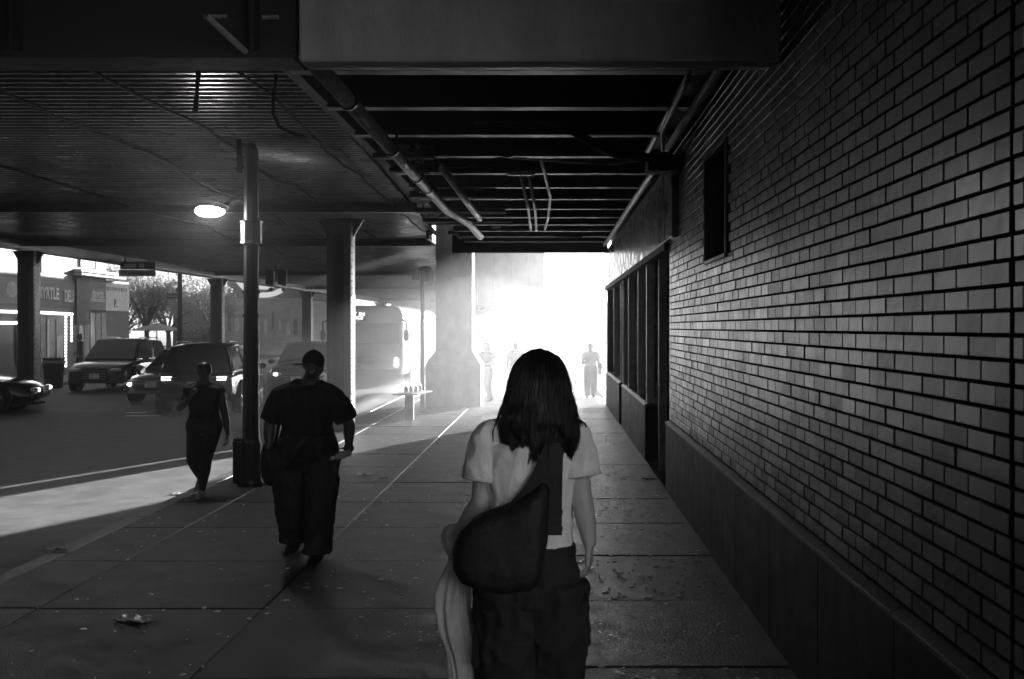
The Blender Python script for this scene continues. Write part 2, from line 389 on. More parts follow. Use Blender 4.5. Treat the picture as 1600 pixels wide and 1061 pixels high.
# ================================================================== CANOPY over the sidewalk: joists under a roof plate
cn = empty('canopy', (-0.4, 12, 3.8), 0, 'dark canopy with a row of steel joists above the sidewalk', 'canopy')
cnM = Matrix.Translation((0.4, -12, -3.8))
def CP(mb, name, m, **k):
    o = mb.build(name, m, cn, **k); o.matrix_parent_inverse = cnM; return o
CP(MB().box(-2.36, 1.72, -1.5, 25.9, 4.21, 4.6), 'roof_plate', M['dark'])
jm = MB().box(-1.95, 1.29, -0.075, 0.075, 3.80, 3.822).box(-1.95, 1.29, -0.012, 0.012, 3.822, 4.19).box(-1.95, 1.29, -0.075, 0.075, 4.19, 4.205).mesh('joist', M['steel'])
for k in range(13):
    o = link('joist', jm, cn, (0, 8.32 + 1.38 * k, 0)); o.matrix_parent_inverse = cnM
CP(MB().box(-2.12, -2.02, 6.9, 25.85, 3.92, 4.2), 'edge_beam', M['dark'])
CP(MB().box(-2.3, 1.3, 25.75, 25.9, 3.62, 4.2), 'end_beam', M['dark'])
CP(MB().box(1.08, 1.29, 6.9, 12.3, 3.86, 3.95), 'wall_ledger', M['steel2'], bevel=.01)

# concrete beam overhead and the dark girder beside it
cb = tag(MB().box(-1.49, WALL_X + 0.02, 6.55, 6.71, 3.46, 4.9).build('concrete_beam', M['conc'], bevel=0.02), 'stained concrete beam crossing overhead above the sidewalk', 'beam')
tag(MB().box(-1.47, 1.3, 6.74, 6.80, 3.47, 3.50).box(-1.47, 1.3, 6.74, 6.755, 3.5, 3.9).build('steel_angle', M['steel2']), 'long steel angle fixed behind the overhead concrete beam', 'angle')
gd = empty('steel_girder', (-6, 6.6, 3.46), 0, 'deep dark steel girder across the street at the top left', 'girder')
gM = Matrix.Translation((6, -6.6, -3.46))
def GP(mb, name, m, **k):
    o = mb.build(name, m, gd, **k); o.matrix_parent_inverse = gM; return o
GP(MB().box(-15, -1.52, 6.6, 6.63, 3.5, 4.9), 'web', M['dark'])
GP(MB().box(-15, -1.5, 6.45, 6.78, 3.46, 3.50), 'flange', M['dark'])
for k in range(9): GP(MB().box(-1.75 - 1.4 * k, -1.73 - 1.4 * k, 6.46, 6.598, 3.502, 4.9), 'stiffener', M['dark'])
tag(MB().tube([at(322, 25, 6.2), at(385, 82, 6.4)], .018, 6).build('brace_rod', M['steel2']), 'thin slanting rod bracing the dark girder', 'rod')
tag(MB().tube([at(318, 26, 6.3), at(355, 26, 6.3)], .012, 6).tube([at(410, 27, 6.3), at(435, 27, 6.3)], .012, 6).build('conduit', M['steel2']), 'short pale conduit run on the dark girder', 'conduit')

# ================================================================== ELEVATED DECK over the street
dk = empty('elevated_deck', (-8, 12, DECK_Z), 0, 'elevated rail deck with ribbed metal soffit over the street', 'elevated deck')
dM = Matrix.Translation((8, -12, -DECK_Z))
def DP(mb, name, m, **k):
    o = mb.build(name, m, dk, **k); o.matrix_parent_inverse = dM; return o
def redge(Y): return -2.33 - 0.57 * min(max((Y - 10) / 19.4, 0), 1)
mb = MB(); vv = []; ff = []; y = -30.0; P = 0.19
while y < 118:
    for dy, dz in ((0, 0), (0.055, 0), (0.075, .06), (.17, .06)):
        Y = y + dy; vv += [Vector((-13.9, Y, DECK_Z + dz)), Vector((redge(Y), Y, DECK_Z + dz))]
    y += P
for i in range(len(vv) // 2 - 1): ff.append((2 * i, 2 * i + 1, 2 * i + 3, 2 * i + 2))
mb.add(vv, ff); DP(mb, 'deck_soffit', M['deck'])
DP(MB().box(-13.9, -2.95, -30, 118, DECK_Z + 0.07, DECK_Z + 1.2).box(-2.95, -2.4, -30, 26, DECK_Z + 0.07, DECK_Z + 1.2), 'deck_slab', M['dark'])
for Y in (20.7, 29.4, 46, 62.9, 90):
    a = -14.3; b = -2.95 if Y > 22 else -2.5
    DP(MB().box(a, b, Y - .07, Y + .07, 4.03, 4.045).box(a, b, Y - .012, Y + .012, 4.045, 4.18).box(a, b, Y - .14, Y + .14, 4.18, 4.199), 'cross_beam', M['steel'])
DP(MB().box(-14.35, -13.9, -30, 118, 3.95, 6.7), 'edge_girder', M['steel'])  # unseen height above the deck is added to shade the far shops
DP(MB().box(-2.99, -2.92, 26.5, 118, 4.0, 5.3), 'inner_girder', M['steel'])

# columns of the elevated line
def column(X, Y, w, label, lit=True):
    e = empty('steel_column', (X, Y, -0.13), 0, label, 'column', 'columns of the elevated line')
    h = w / 2; H = 4.03
    MB().box(-h, h, -h, -h + .03, 0, H).box(-h, h, h - .03, h, 0, H).box(-.04, .04, -h + .031, h - .031, 0, H).build('shaft', M['steel'], e)
    MB().box(-h * .45, h * .45, -h - .02, -h - .002, 0.3, H - .3).build('cover_plate', M['dark'], e)
    MB().box(h - .004, h + .012, -h + .04, h - .04, 0, H).build('sunlit_edge', M['pipe'], e)  # near-white colour paints in sunlight on this steel edge
    rv = MB()
    for k in range(30): rv.ell((h + .012, -h + .07, .15 + k * .13), (.014, .018, .018), 6, 4)
    stuff(rv.build('rivets', M['dark'], e))
    cpo = [(-h, H - .35), (-h * 1.9, H - .02), (h * 1.9, H - .02), (h, H - .35)]
    MB().prism(cpo, 'y', -.05, .05).box(-h * 1.9, h * 1.9, -h, h, H - .019, H - .001).build('capital', M['steel'], e)
    MB().box(-h * 1.4, h * 1.4, -h * 1.4, h * 1.4, 0, .06).build('base', M['dark'], e)
    return e
column(-3.92, 20.7, .44, 'broad steel column on the kerb with a bright riveted right edge')
column(-13.8, 29.4, .42, 'black steel column nearest the marquee shopfront')
column(-13.8, 46, .46, 'steel column between the tree and the circle mural')
column(-13.8, 62.9, .5, 'steel column in front of the cafe shopfront')
column(-13.8, 90, .6, 'hazy steel column just above the bus roof')
column(-13.8, 103, .6, 'hazy steel column farthest off, right of the bus')
# concrete pillar
pl = empty('concrete_pillar', (-2.35, 27.2, 0), 0, 'massive concrete pillar with a wider chamfered base', 'pillar')
MB().box(-.44, .44, -.45, .45, 1.3, 4.9).build('shaft', M['conc'], pl, bevel=.02)
pb = []
for hx, hy, z in ((.66, .66, -.05), (.66, .66, 1.0), (.445, .455, 1.33)): pb.append([Vector((a * hx, b * hy, z)) for a, b in ((-1, -1), (1, -1), (1, 1), (-1, 1))])
MB().loft(pb).build('base', M['conc'], pl)
# hanging stair enclosure beyond the pillar
se = empty('stair_enclosure', (-1.4, 34, 2.5), 0, 'pale panelled station stair enclosure hanging beyond the pillar', 'stair enclosure')
for k in range(5): MB().box(-1.2 + .48 * k, -.726 + .48 * k, -2, 10, 0, 2.0).build('cladding_panel', M['cream'], se, bevel=.01)
MB().box(-1.22, 1.22, -2.05, 10.1, 2.001, 2.2).build('roof_slab', M['steel'], se)
for s in (-1.1, 1.1): MB().box(s - .05, s + .05, 0, .1, -2.6, -.001).build('post', M['steel'], se)
# ================================================================== PIPES AND CABLES UNDER THE CANOPY
pp = empty('drain_pipe', (-1.53, 8, 3.6), 0, 'thick pale drain pipe with collars along the left of the canopy', 'pipe')
MB().tube([(0, -1.0, 0), (0, 4, 0), (.02, 8, -.02), (.22, 9.6, -.06), (.25, 12, -.08)], .062, 12).build('pipe_run', M['pipe'], pp, smooth=True)
for y in (.35, 2.6, 4.55, 5.6, 8.3): MB().tube([(0, y - .03, 0), (0, y + .03, 0)], .078, 12).build('collar', M['steel'], pp, smooth=True)
for y in (.5, 3.0, 5.2): MB().box(-.012, .012, y - .012, y + .012, .06, .6).build('hanger', M['dark'], pp)
pp2 = tag(MB().tube([(-1.18, 12.0, 3.62), (-1.14, 15, 3.58), (-1.1, 17, 3.55)], .045, 10).build('drain_pipe', M['pipe'], smooth=True), 'shorter pale pipe beside the thick drain pipe, farther in', 'pipe')
def tray(Y, px0, px1, py, h, label, lit=False):
    a, b = at(px0, py, Y), at(px1, py, Y)
    t = empty('cable_tray', a, 0, label, 'cable tray', 'cable trays under the canopy')
    L = b.x - a.x
    MB().box(0, L, 0, .18, 0, h).build('tray_body', M['dark'], t)
    MB().box(0, L, -.02, -.001, -.012, .012).build('lip', M['steel2'], t)
    tr_ = random.Random(int(Y * 10))
    for k in range(5):
        x = tr_.uniform(.05, L - .05); ln = tr_.uniform(.15, .6); zt = h + tr_.uniform(.02, .12); q = tr_.random()
        pts = [(x, -.1, zt), (x + tr_.uniform(-.08, .08), ln, zt)] if q < .6 else [(x, .05, zt), (min(L, x + ln), .05, zt - .03)]
        MB().tube(pts, tr_.choice((.012, .018, .03)), 8).build('pipe_stub', M['pipe'] if k % 2 else M['steel2'], t, smooth=True)
    for k in range(int(L / .35)): MB().box(.1 + .35 * k, .12 + .35 * k, .05, .07, h + .001, 4.2 - a.z).build('hanger', M['dark'], t)
tray(12.1, 582, 676, 246, .05, 'nearest dark cable tray crossing the drain pipe')
tray(12.9, 608, 690, 268, .05, 'second dark cable tray crossing the drain pipe')
tray(15.5, 640, 775, 309, .10, 'dark cable tray left of the hanging light, upper run')
tray(18.0, 650, 790, 332, .08, 'dark cable tray left of the hanging light, middle run')
tray(20.5, 660, 800, 347, .07, 'dark cable tray left of the hanging light, lower run')
tray(23.6, 700, 800, 366, .08, 'lowest and farthest dark cable tray above the pillar top')
rr = random.Random(12)
for px, py, Y, s, lab in ((668, 292, 14.0, .11, 'largest metal junction box, just right of the drain pipe'), (748, 300, 16.5, .07, 'small pale junction box between the trays and the strip light'),
                          (775, 352, 21, .08, 'small junction box near the right end of the lowest trays'), (705, 322, 19, .09, 'dark junction box above the concrete pillar')):
    a = at(px, py, Y)
    tag(MB().box(-s, s, -.05, .05, -s * .6, s * .6).box(-.012, .012, -.012, .012, s * .6, 4.2 - a.z).build('junction_box', M['steel'] if 'dark' in lab or 'large' in lab else M['steel2'], bevel=.006, loc=a), lab, 'junction box', 'junction boxes under the canopy')
# pale conduits and the strip light
hl = empty('strip_light', at(814, 271, 13.8), 0, 'pale strip light fitting hanging under the canopy', 'light fitting')
MB().box(-.17, .17, -.06, .06, -.025, .02).build('housing', M['white'], hl, bevel=.005)
MB().box(-.15, -.14, 0, .01, .021, .34).box(.14, .15, 0, .01, .021, .34).build('hanger', M['dark'], hl)
for x, y0, y1, lab in ((-.385, 13.9, 21.6, 'leftmost of the three pale conduits running along the canopy'), (-.28, 13.9, 21.8, 'middle of the three pale conduits running along the canopy')):
    tag(MB().tube([(x, y0, 3.79), (x + .015, (y0 + y1) / 2, 3.77), (x - .02, y1, 3.79)], .024, 8).build('conduit', M['white'], smooth=True), lab, 'conduit')
tag(MB().tube([(-.13, 12.7, 3.84), (-.1, 13.2, 3.79), (-.02, 16, 3.77), (-.06, 19, 3.77), (-.13, 21.6, 3.79)], .022, 8).build('conduit', M['white'], smooth=True), 'rightmost curved one of three pale conduits along the canopy', 'conduit')
tag(MB().tube([at(740, 186, 10.6), at(800, 184, 10.6), at(850, 186, 10.6), at(885, 198, 10.6), at(930, 226, 10.6), at(965, 242, 10.6), at(1010, 246, 10.6), at(1040, 244, 10.8)], .045, 10).build('hose', M['rubber'], smooth=True), 'thick black hose sagging across the joists to the wall', 'hose')
for k, (pts, lab) in enumerate((([(640, 258), (690, 262), (730, 260), (760, 250), (800, 244)], 'thin loose wire looping from the pipe to the strip light'),
                            ([(800, 247), (850, 250), (900, 254), (960, 256), (1005, 250)], 'thin wire run crossing the joists beside the black hose'),
                            ([(815, 362), (840, 366), (870, 370), (910, 371)], 'bundle of small conduits near the canopy end'))):
    Y = (12.4, 12.2, 23.5)[k]
    tag(MB().tube([at(a, b, Y) for a, b in pts], .012, 6).build('wire', M['steel2'] if k else M['dark'], smooth=True), lab, 'wire')
# runs along the wall head
tag(MB().tube([(1.235, 7.0, 3.79), (1.235, 12.4, 3.79), (1.235, 27.4, 3.80)], .045, 10).build('wall_pipe', M['pipe'], smooth=True), 'long pale pipe along the top of the brick wall', 'pipe')
tag(MB().tube([(1.06, 7.0, 3.84), (1.06, 12.4, 3.84)], .03, 8).build('wall_pipe', M['steel2'], smooth=True), 'thinner pipe beside the long pale wall pipe', 'pipe')
tag(MB().tube([at(1082, 100, 8.1), at(1068, 135, 8.7), at(1043, 188, 10.0), at(1035, 205, 10.5), at(1036, 235, 10.9)], .022, 8).build('conduit', M['steel2'], smooth=True), 'bent pale conduit dropping in the corner by the wall head', 'conduit')
tag(MB().box(1.0, 1.35, 11.6, 11.95, 3.53, 3.70).build('bracket_box', M['dark'], bevel=.02), 'dark box bracket on the wall head above the fascia', 'bracket')
# cables lying along the deck soffit
V0 = Vector
def soffit_cable(X0, X1, Y0, Y1, r, label, amp=.1):
    pts = []; n = int((Y1 - Y0) / .4)
    for k in range(n + 1):
        t = k / n; Y = Y0 + (Y1 - Y0) * t
        pts.append((X0 + (X1 - X0) * t + amp * .5 * math.sin(Y * .9 + X0) + .04 * noise.noise(V0((Y * 2.1, X0, 0))), Y, DECK_Z - .03 - .05 * abs(math.sin(Y * .55 + X0))))
    tag(MB().tube(pts, r, 6).build('cable', M['rubber'], smooth=True), label, 'cable', 'cables under the deck')
soffit_cable(-3.9, -4.5, 9.2, 30, .019, 'dark cable snaking along the soffit just left of the lamp pole top', .12)
soffit_cable(-5.1, -6.0, 10, 34, .019, 'dark cable snaking along the soffit left of the lit street lamp', .16)
soffit_cable(-2.75, -3.0, 9.6, 26, .016, 'dark cable nearest the right edge of the ribbed soffit', .06)
soffit_cable(-7.6, -8.2, 14, 44, .019, 'dark cable along the middle of the ribbed soffit', .2)
tag(MB().tube([at(432, 116, 9.8), at(427, 150, 9.8), at(427, 178, 9.8), at(436, 197, 9.8), at(452, 206, 9.8), at(475, 213, 9.8)], .016, 6).build('hanging_wire', M['rubber'], smooth=True), 'loose wire curling down from the soffit beside the concrete beam', 'wire')
tag(MB().tube([at(310, 112, 9.5), at(308, 140, 9.5), at(305, 175, 9.5)], [.022, .018, .026], 6).build('hanging_wire', M['rubber'], smooth=True), 'short straight wire end hanging from the soffit', 'wire')

# ================================================================== LAMP POLE (left of the man)
lp = empty('street_lamp', (-3.6, 13.35, 0), 0, 'dark octagonal street lamp pole with one lit lamp head', 'street lamp')
def octa(r, z, ph=R(22.5), dx=0): return [Vector((dx + r * math.cos(ph + j * R(45)), r * math.sin(ph + j * R(45)), z)) for j in range(8)]
MB().loft([octa(.105, .5), octa(.092, 2), octa(.085, 4.02), octa(.06, 4.06), octa(.05, 4.1)]).build('shaft', M['pole'], lp)
MB().loft([octa(.17, 0), octa(.165, .04), octa(.135, .08), octa(.125, .5), octa(.12, .52), octa(.105, .56)]).build('base', M['pole'], lp)
MB().box(-.185, -.06, -.15, .05, .04, .55).box(-.18, -.065, -.145, .045, .551, .58).build('base_box', M['pole'], lp, bevel=.012)
for z in (2.02, 2.3, 1.3): MB().loft([octa(.104, z), octa(.104, z + .035)]).build('band', M['dark'], lp)
MB().loft([octa(.135, 2.9), octa(.125, 2.93), octa(.125, 3.14), octa(.14, 3.17)]).build('wrap', M['steel2'], lp)
MB().box(-.17, -.11, -.03, .03, 3.75, 4.15).box(-.12, -.05, -.02, .02, 3.8, 3.84).box(-.12, -.05, -.02, .02, 4.06, 4.1).build('bracket', M['dark'], lp)
MB().tube([(-.05, 0, 3.42), (-.16, 0, 3.44), (-.24, 0, 3.42), (-.32, 0, 3.36)], .028, 8).build('arm', M['dark'], lp, smooth=True)
hd = MB().ell((-.47, 0, 3.33), (.2, .11, .07), 16, 8).build('lamp_head', M['steel'], lp, smooth=True)
MB().ell((-.49, -.02, 3.29), (.18, .12, .075), 16, 8).build('diffuser', M['lampglow'], lp, smooth=True)
pd = bpy.data.lights.new('street_lamp_light', 'POINT'); pd.energy = 1.5; pd.shadow_soft_size = .1
pl_ = bpy.data.objects.new('street_lamp_light', pd); C.objects.link(pl_); pl_.parent = lp; pl_.location = (-.49, -.05, 3.16)

# ================================================================== STREET SIGN POLES
sp = empty('sign_pole', at(280, 560, 48) * 1, 0, 'thin street pole with curved arm and two name plates', 'sign pole')
sp.location = ((281 - VX) / F * 48, 48, 0)
def zz(py, Y): return CAM_H + (VY - py) * Y / F
MB().tube([(0, 0, 0), (0, 0, zz(415, 48))], [.12, .09], 10).build('shaft', M['pole'], sp, smooth=True)
MB().tube([(0, 0, zz(424, 48)), (.6, 0, zz(412, 48)), (1.6, 0, zz(403, 48)), (2.9, 0, zz(399, 48))], [.07, .06, .05, .045], 8).build('arm', M['pole'], sp, smooth=True)
pt = MB().box(-.55, -.09, -.02, .02, zz(466.5, 48), zz(458.5, 48)).build('name_plate', M['dkfac'], sp)
text('Cedar St', 'lettering', M['white'], pt, .12, (-.32, -.024, zz(462.5, 48)), (R(90), 0, 0), .002)
MB().box(-.16, -.10, -.1, .1, zz(456, 48), zz(449, 48)).build('name_plate', M['dkfac'], sp)
sg = empty('sign_post', ((660 - VX) / F * 25.6, 25.6, 0), 0, 'tall sign post with dark boards beside the concrete pillar', 'sign post')
MB().tube([(0, 0, 0), (0, 0, zz(422, 25.6))], .05, 8).build('shaft', M['steel'], sg, smooth=True)
MB().box(-.24, -.06, -.03, .0, zz(438, 25.6), zz(422, 25.6)).build('board', M['steel'], sg)
MB().box(.055, .27, -.03, .0, zz(440, 25.6), zz(422, 25.6)).build('board', M['steel'], sg)
MB().box(.055, .25, -.02, .0, zz(447, 25.6), zz(441, 25.6)).build('board', M['steel2'], sg)
MB().ell((.06, 0, zz(420, 25.6)), (.16, .06, .06), 10, 6).build('lamp_head', M['steel'], sg)
s25 = empty('speed_sign', ((748 - VX) / F * 33, 33, 0), 0, 'pale speed sign reading 25 right of the concrete pillar', 'sign')
MB().tube([(0, 0, 0), (0, 0, 3.1)], .03, 8).build('post', M['steel2'], s25)
bd = MB().box(-.25, .25, -.045, -.031, 2.25, 3.05).build('board', M['white'], s25)
text('25', 'lettering', M['grey'], bd, .42, (0, -.048, 2.55), (R(90), 0, 0), .002)
# hanging traffic signal
ts = empty('traffic_signal', ((432 - VX) / F * 40, 40, DECK_Z), 0, 'pair of dark traffic signal heads hanging under the deck', 'traffic signal')
for s in (-.23, .23):
    MB().box(s - .15, s + .15, -.1, .1, zz(445, 40) - DECK_Z, zz(421, 40) - DECK_Z).build('signal_head', M['dark'], ts, bevel=.03)
    for k in range(3): MB().tube([(s, .1, -.55 - .2 * k), (s, .26, -.55 - .2 * k)], .08, 10).build('visor', M['dark'], ts)
MB().box(-.3, .3, -.03, .03, -.3, -.24).box(-.03, .03, -.03, .03, -.24, 0).build('hanger', M['dark'], ts)
# little pedestal stand by the pillar
pdn = empty('pedestal_stand', ((641 - VX) / F * 22.9, 22.9, 0), 0, 'small pedestal stand with a thin flat top and goods, by the pillar', 'stand')
MB().box(-.1, .07, -.06, .06, 0, .50).build('post', M['steel2'], pdn)
MB().add([(-.32, -.35, .52), (.2, -.35, .52), (.42, .35, .55), (-.1, .35, .55), (-.32, -.35, .545), (.2, -.35, .545), (.42, .35, .575), (-.1, .35, .575)], [(0, 3, 2, 1), (4, 5, 6, 7), (0, 1, 5, 4), (1, 2, 6, 5), (2, 3, 7, 6), (3, 0, 4, 7)]).build('table_top', M['white'], pdn)
for k in range(4): tag(MB().lathe([(.001, 0), (.035, 0), (.035, .1), (.015, .13), (.015, .15), (.001, .15)], 8).build('bottle', M['plastic'], smooth=True, loc=((641 - VX) / F * 22.9 - .08 + .09 * k, 22.85 + .06 * k, .562 + .003 * k)), 'tiny pale bottle standing on the pedestal stand', 'bottle', 'bottles on the stand')

# ================================================================== VEHICLES
def wheel(parent, x, y, r, side):
    w = MB().lathe([(r * .62, -.1), (r * .95, -.11), (r, -.07), (r, .07), (r * .95, .11), (r * .62, .1)], 24, Matrix.Rotation(R(90), 4, 'Y')).build('wheel', M['rubber'], parent, smooth=True, loc=(x, y, r))
    m = MB().lathe([(.02, .06 * side), (r * .62, .075 * side), (r * .66, .11 * side), (r * .6, .09 * side), (r * .55, .03 * side), (.02, .02 * side)], 24, Matrix.Rotation(R(90), 4, 'Y'))
    m.build('rim', M['steel'], w, smooth=True)
    sp_ = MB()
    for k in range(5):
        Mx = Matrix.Rotation(R(72 * k), 4, 'X')
        sp_.box(.095 * side - .012, .095 * side + .012, -.03, .03, .03, r * .62, Mx)
    sp_.build('spokes', M['rim'], w)
def car(name, label, loc, rz, paint, L=4.6, W=1.86, H=1.66, suv=True, head=None, tail=None, plate=True, rails=True):
    c = empty(name, loc, rz, label, 'car')
    h = L / 2; w = W / 2; r = .36 if suv else .33
    belt = H * .60; hood = H * .585 if suv else H * .60; sill = .24
    # lower body: (y, half width, bottom, shoulder, crown)
    if suv: stn = [(-h, .80, .48, .80, .86), (-h + .08, .90, .36, .95, belt + .02), (-h + .5, .97, .28, belt, belt + .02), (-.6, 1, sill, belt, belt + .02), (.55, 1, sill, belt, belt + .02), (h - 1.25, 1, sill, belt - .02, hood + .03), (h - .5, .96, .26, belt - .10, hood - .04), (h - .12, .86, .28, belt - .24, hood - .14), (h, .72, .34, belt - .34, hood - .28)]
    else: stn = [(-h, .78, .46, .78, .84), (-h + .1, .88, .34, .92, belt + .03), (-h + .7, .96, .26, belt, belt + .04), (-.6, 1, sill, belt - .02, belt + .02), (.5, 1, sill, belt - .03, belt), (h - 1.3, 1, sill, belt - .06, hood - .0), (h - .5, .95, .24, belt - .16, hood - .11), (h - .12, .84, .26, belt - .3, hood - .22), (h, .68, .32, belt - .42, hood - .34)]
    rings = []
    for y, ww, zb, zs, zt in stn:
        a = w * ww
        prof = [(-a * .9, zb), (-a, zb + .12), (-a, (zb + zs) / 2), (-a * .985, zs - .08), (-a * .9, zs), (-a * .55, zt), (0, zt + .015), (a * .55, zt), (a * .9, zs), (a * .985, zs - .08), (a, (zb + zs) / 2), (a, zb + .12), (a * .9, zb)]
        rings.append([Vector((x, y, z)) for x, z in prof])
    o = MB().loft(rings).build('body', paint, c, smooth=True, bevel=.02)
    # greenhouse
    if suv: g = [(-h + .16, belt, .90), (-h + .55, H - .06, .70), (-.5, H, .73), (.35, H - .02, .72), (1.15, belt + .02, .86)]
    else: g = [(-h + .75, belt, .86), (-h + 1.55, H - .05, .66), (-.4, H, .68), (.25, H - .02, .67), (1.15, belt, .84)]
    (y0, z0, w0), (y1, z1, w1), (y2, z2, w2), (y3, z3, w3), (y4, z4, w4) = g
    hw = lambda k: w * k
    rr_ = [[Vector((-hw(w0), y0, z0)), Vector((-hw(w4), y4, z4)), Vector((hw(w4), y4, z4)), Vector((hw(w0), y0, z0))],
           [Vector((-hw(w1), y1, z1)), Vector((-hw(w3), y3, z3)), Vector((hw(w3), y3, z3)), Vector((hw(w1), y1, z1))]]
    # roof skin, slightly crowned
    roof = MB(); ro = []
    for (yy, zz_, ww) in ((y1, z1, w1), (y2, z2, w2), (y3, z3, w3)): ro.append([Vector((hw(ww) * t, yy, zz_ + .035 * (1 - t * t))) for t in (-1, -.5, 0, .5, 1)] + [Vector((hw(ww) * t, yy, zz_ - .05)) for t in (.96, 0, -.96)])
    roof.loft(ro); roof.build('roof', paint, c, smooth=True)
    MB().loft([[p + Vector((0, 0, -.06)) for p in rr_[0]], [p + Vector((0, 0, -.01)) for p in rr_[1]]]).build('cabin', paint, c, bevel=.03)
    def pane(name, quad, inset=.07, off=.012):
        q = [Vector(p) for p in quad]; cc = sum(q, Vector()) / 4; n = (q[1] - q[0]).cross(q[3] - q[0]).normalized()
        if n.dot(cc - Vector((0, 0, H * .7))) < 0: n = -n
        q2 = [p + (cc - p) * inset for p in q]
        MB().loft([[p + n * (off - .03) for p in q2], [p + n * off for p in q2]]).build(name, M['glass'], c)
    pane('windshield', [rr_[0][1], rr_[0][2], rr_[1][2], rr_[1][1]])
    pane('rear_window', [rr_[0][0], rr_[0][3], rr_[1][3], rr_[1][0]])
    for s in (0, 1):
        a, b, t, u = (rr_[0][0], rr_[0][1], rr_[1][1], rr_[1][0]) if s == 0 else (rr_[0][3], rr_[0][2], rr_[1][2], rr_[1][3])
        for f0, f1 in ((.03, .48), (.52, .97)): pane('side_window', [a.lerp(b, f0), a.lerp(b, f1), u.lerp(t, f1), u.lerp(t, f0)], .1)
    for s in (-1, 1):
        MB().ell((s * (w + .09), .85, belt + .06), (.11, .07, .075), 10, 6).build('side_mirror', paint, c, smooth=True)
        for yy in (-h + .85, h - .9):
            MB().lathe([(r + .07, -.02), (r + .07, .02), (.02, .02), (.02, -.02)], 20, Matrix.Translation((s * (w - .004), yy, r)) @ Matrix.Rotation(R(90), 4, 'Y')).build('wheel_arch', M['rubber'], c)
            wheel(c, s * (w - .09), yy, r, s)
        fz = belt - .27 if suv else belt - .33
        hl_ = MB().ell((s * w * .66, h - .06, fz), (.21, .10, .065), 12, 6).build('headlight', M['lens'], c, smooth=True)
        if head: MB().ell((s * w * .64, h + .02, fz), (.07, .04, .05), 10, 6).build('lamp', head, hl_, smooth=True)
        tz = belt - .12
        tl = MB().box(s * w * .60 - .23, s * w * .60 + .2, -h - .012, -h + .12, tz - .05, tz + .05).build('tail_light', M['dark'], c, bevel=.02)
        if tail:
            MB().box(s * w * .66 - .10, s * w * .66 + .12, -h - .024, -h - .013, tz + .015, tz + .04).box(s * w * .66 - .10, s * w * .66 + .1, -h - .024, -h - .013, tz - .045, tz - .02).box(s * w * .66 + .08 * s - .02, s * w * .66 + .08 * s + .02, -h - .026, -h - .014, tz - .045, tz + .04).build('lit_strip', tail, tl)
        if suv and rails: MB().tube([(s * w * .64, -h + .75, H + .02), (s * w * .66, -h + 1.0, H + .06), (s * w * .66, .1, H + .06), (s * w * .64, .3, H + .01)], .018, 6).build('roof_rail', M['carsilver'], c, smooth=True)
        MB().box(s * w * .7 - .14, s * w * .7 + .14, h - .13, h - .035, .34, .44).build('fog_light', M['dark'], c, bevel=.02)
    gz = belt - .34
    gp = [(-.36, gz + .12), (.36, gz + .12), (.5, .36), (-.5, .36)] if suv else [(-.55, gz - .0), (.55, gz - .0), (.45, .34), (-.45, .34)]
    gr = MB().prism(gp, 'y', h - .05, h + .012).build('grille', M['dark'], c)
    for k in range(4): MB().box(-.36, .36, h + .0125, h + .02, .42 + .08 * k, .44 + .08 * k).build('slat', M['steel2'] if suv else M['dark'], gr)
    if plate:
        for y in (h + .03, -h - .03): MB().box(-.155, .155, y - .006, y + .006, .44 if y > 0 else .62, .60 if y > 0 else .78).build('plate', M['pipe'], c)
    MB().box(-w * .8, w * .8, -h - .02, -h + .1, .40, .50).build('rear_bumper', M['dark'], c, bevel=.03)
    return c
zr = -0.13
def carpos(px, py): Y = 2.03 * F / (py - VY); return ((px - VX) * Y / F, Y, zr)
# heading is local +Y; rotate by 180 degrees to face the camera
car('parked_car', 'grey sport utility car with a big dark grille facing us', (-14.15, 36.7, zr), R(180 + 1), M['cargrey'], 4.7, 1.95, 1.62, True, M['lens'])
car('parked_car', 'silver sedan half hidden behind the dark car, facing us', (-10.3, 31.5, zr), R(180 - 6), M['carsilver'], 4.5, 1.8, 1.42, False, M['lit'])
car('parked_car', 'dark sport utility car seen from behind with lit tail lights', (-8.4, 27.7, zr), R(5), M['cardark'], 4.3, 1.88, 1.62, True, None, M['lit'])
car('parked_car', 'hazy car facing us between the lamp pole and the man', (-7.5, 34.6, zr), R(180 + 2), M['cargrey'], 4.5, 1.85, 1.55, True, M['lit'], rails=False)
car('parked_car', 'black sedan cut off by the left edge of the photo', (-14.6, 26.6, zr), R(-78), M['cardark'], 4.6, 1.85, 1.45, False, M['lit'])
# bus facing us
bs = empty('city_bus', (-6.45, 38.6, zr), 0, 'white city bus with a lit destination sign, facing us', 'bus')
W2, L2, H2 = 1.28, 11.0, 2.78
prof = [(-W2, .35), (W2, .35), (W2, H2 - .3), (W2 - .1, H2 - .1), (W2 - .32, H2), (-W2 + .32, H2), (-W2 + .1, H2 - .1), (-W2, H2 - .3)]
MB().prism(prof, 'y', .05, L2).build('body', M['carwhite'], bs, bevel=.08)
MB().box(-W2 + .12, W2 - .12, .0, .06, 1.45, 2.15).build('windshield', M['busglass'], bs, bevel=.05)
ds = MB().box(-.78, .02, -.03, .05, 2.25, 2.57).build('destination_sign', M['dark'], bs)
text('NOT IN', 'lettering', M['bulb'], ds, .17, (-.38, -.034, 2.475), (R(90), 0, 0), .002, 1.2)
text('SERVICE', 'lettering', M['bulb'], ds, .15, (-.38, -.034, 2.345), (R(90), 0, 0), .002, 1.1)
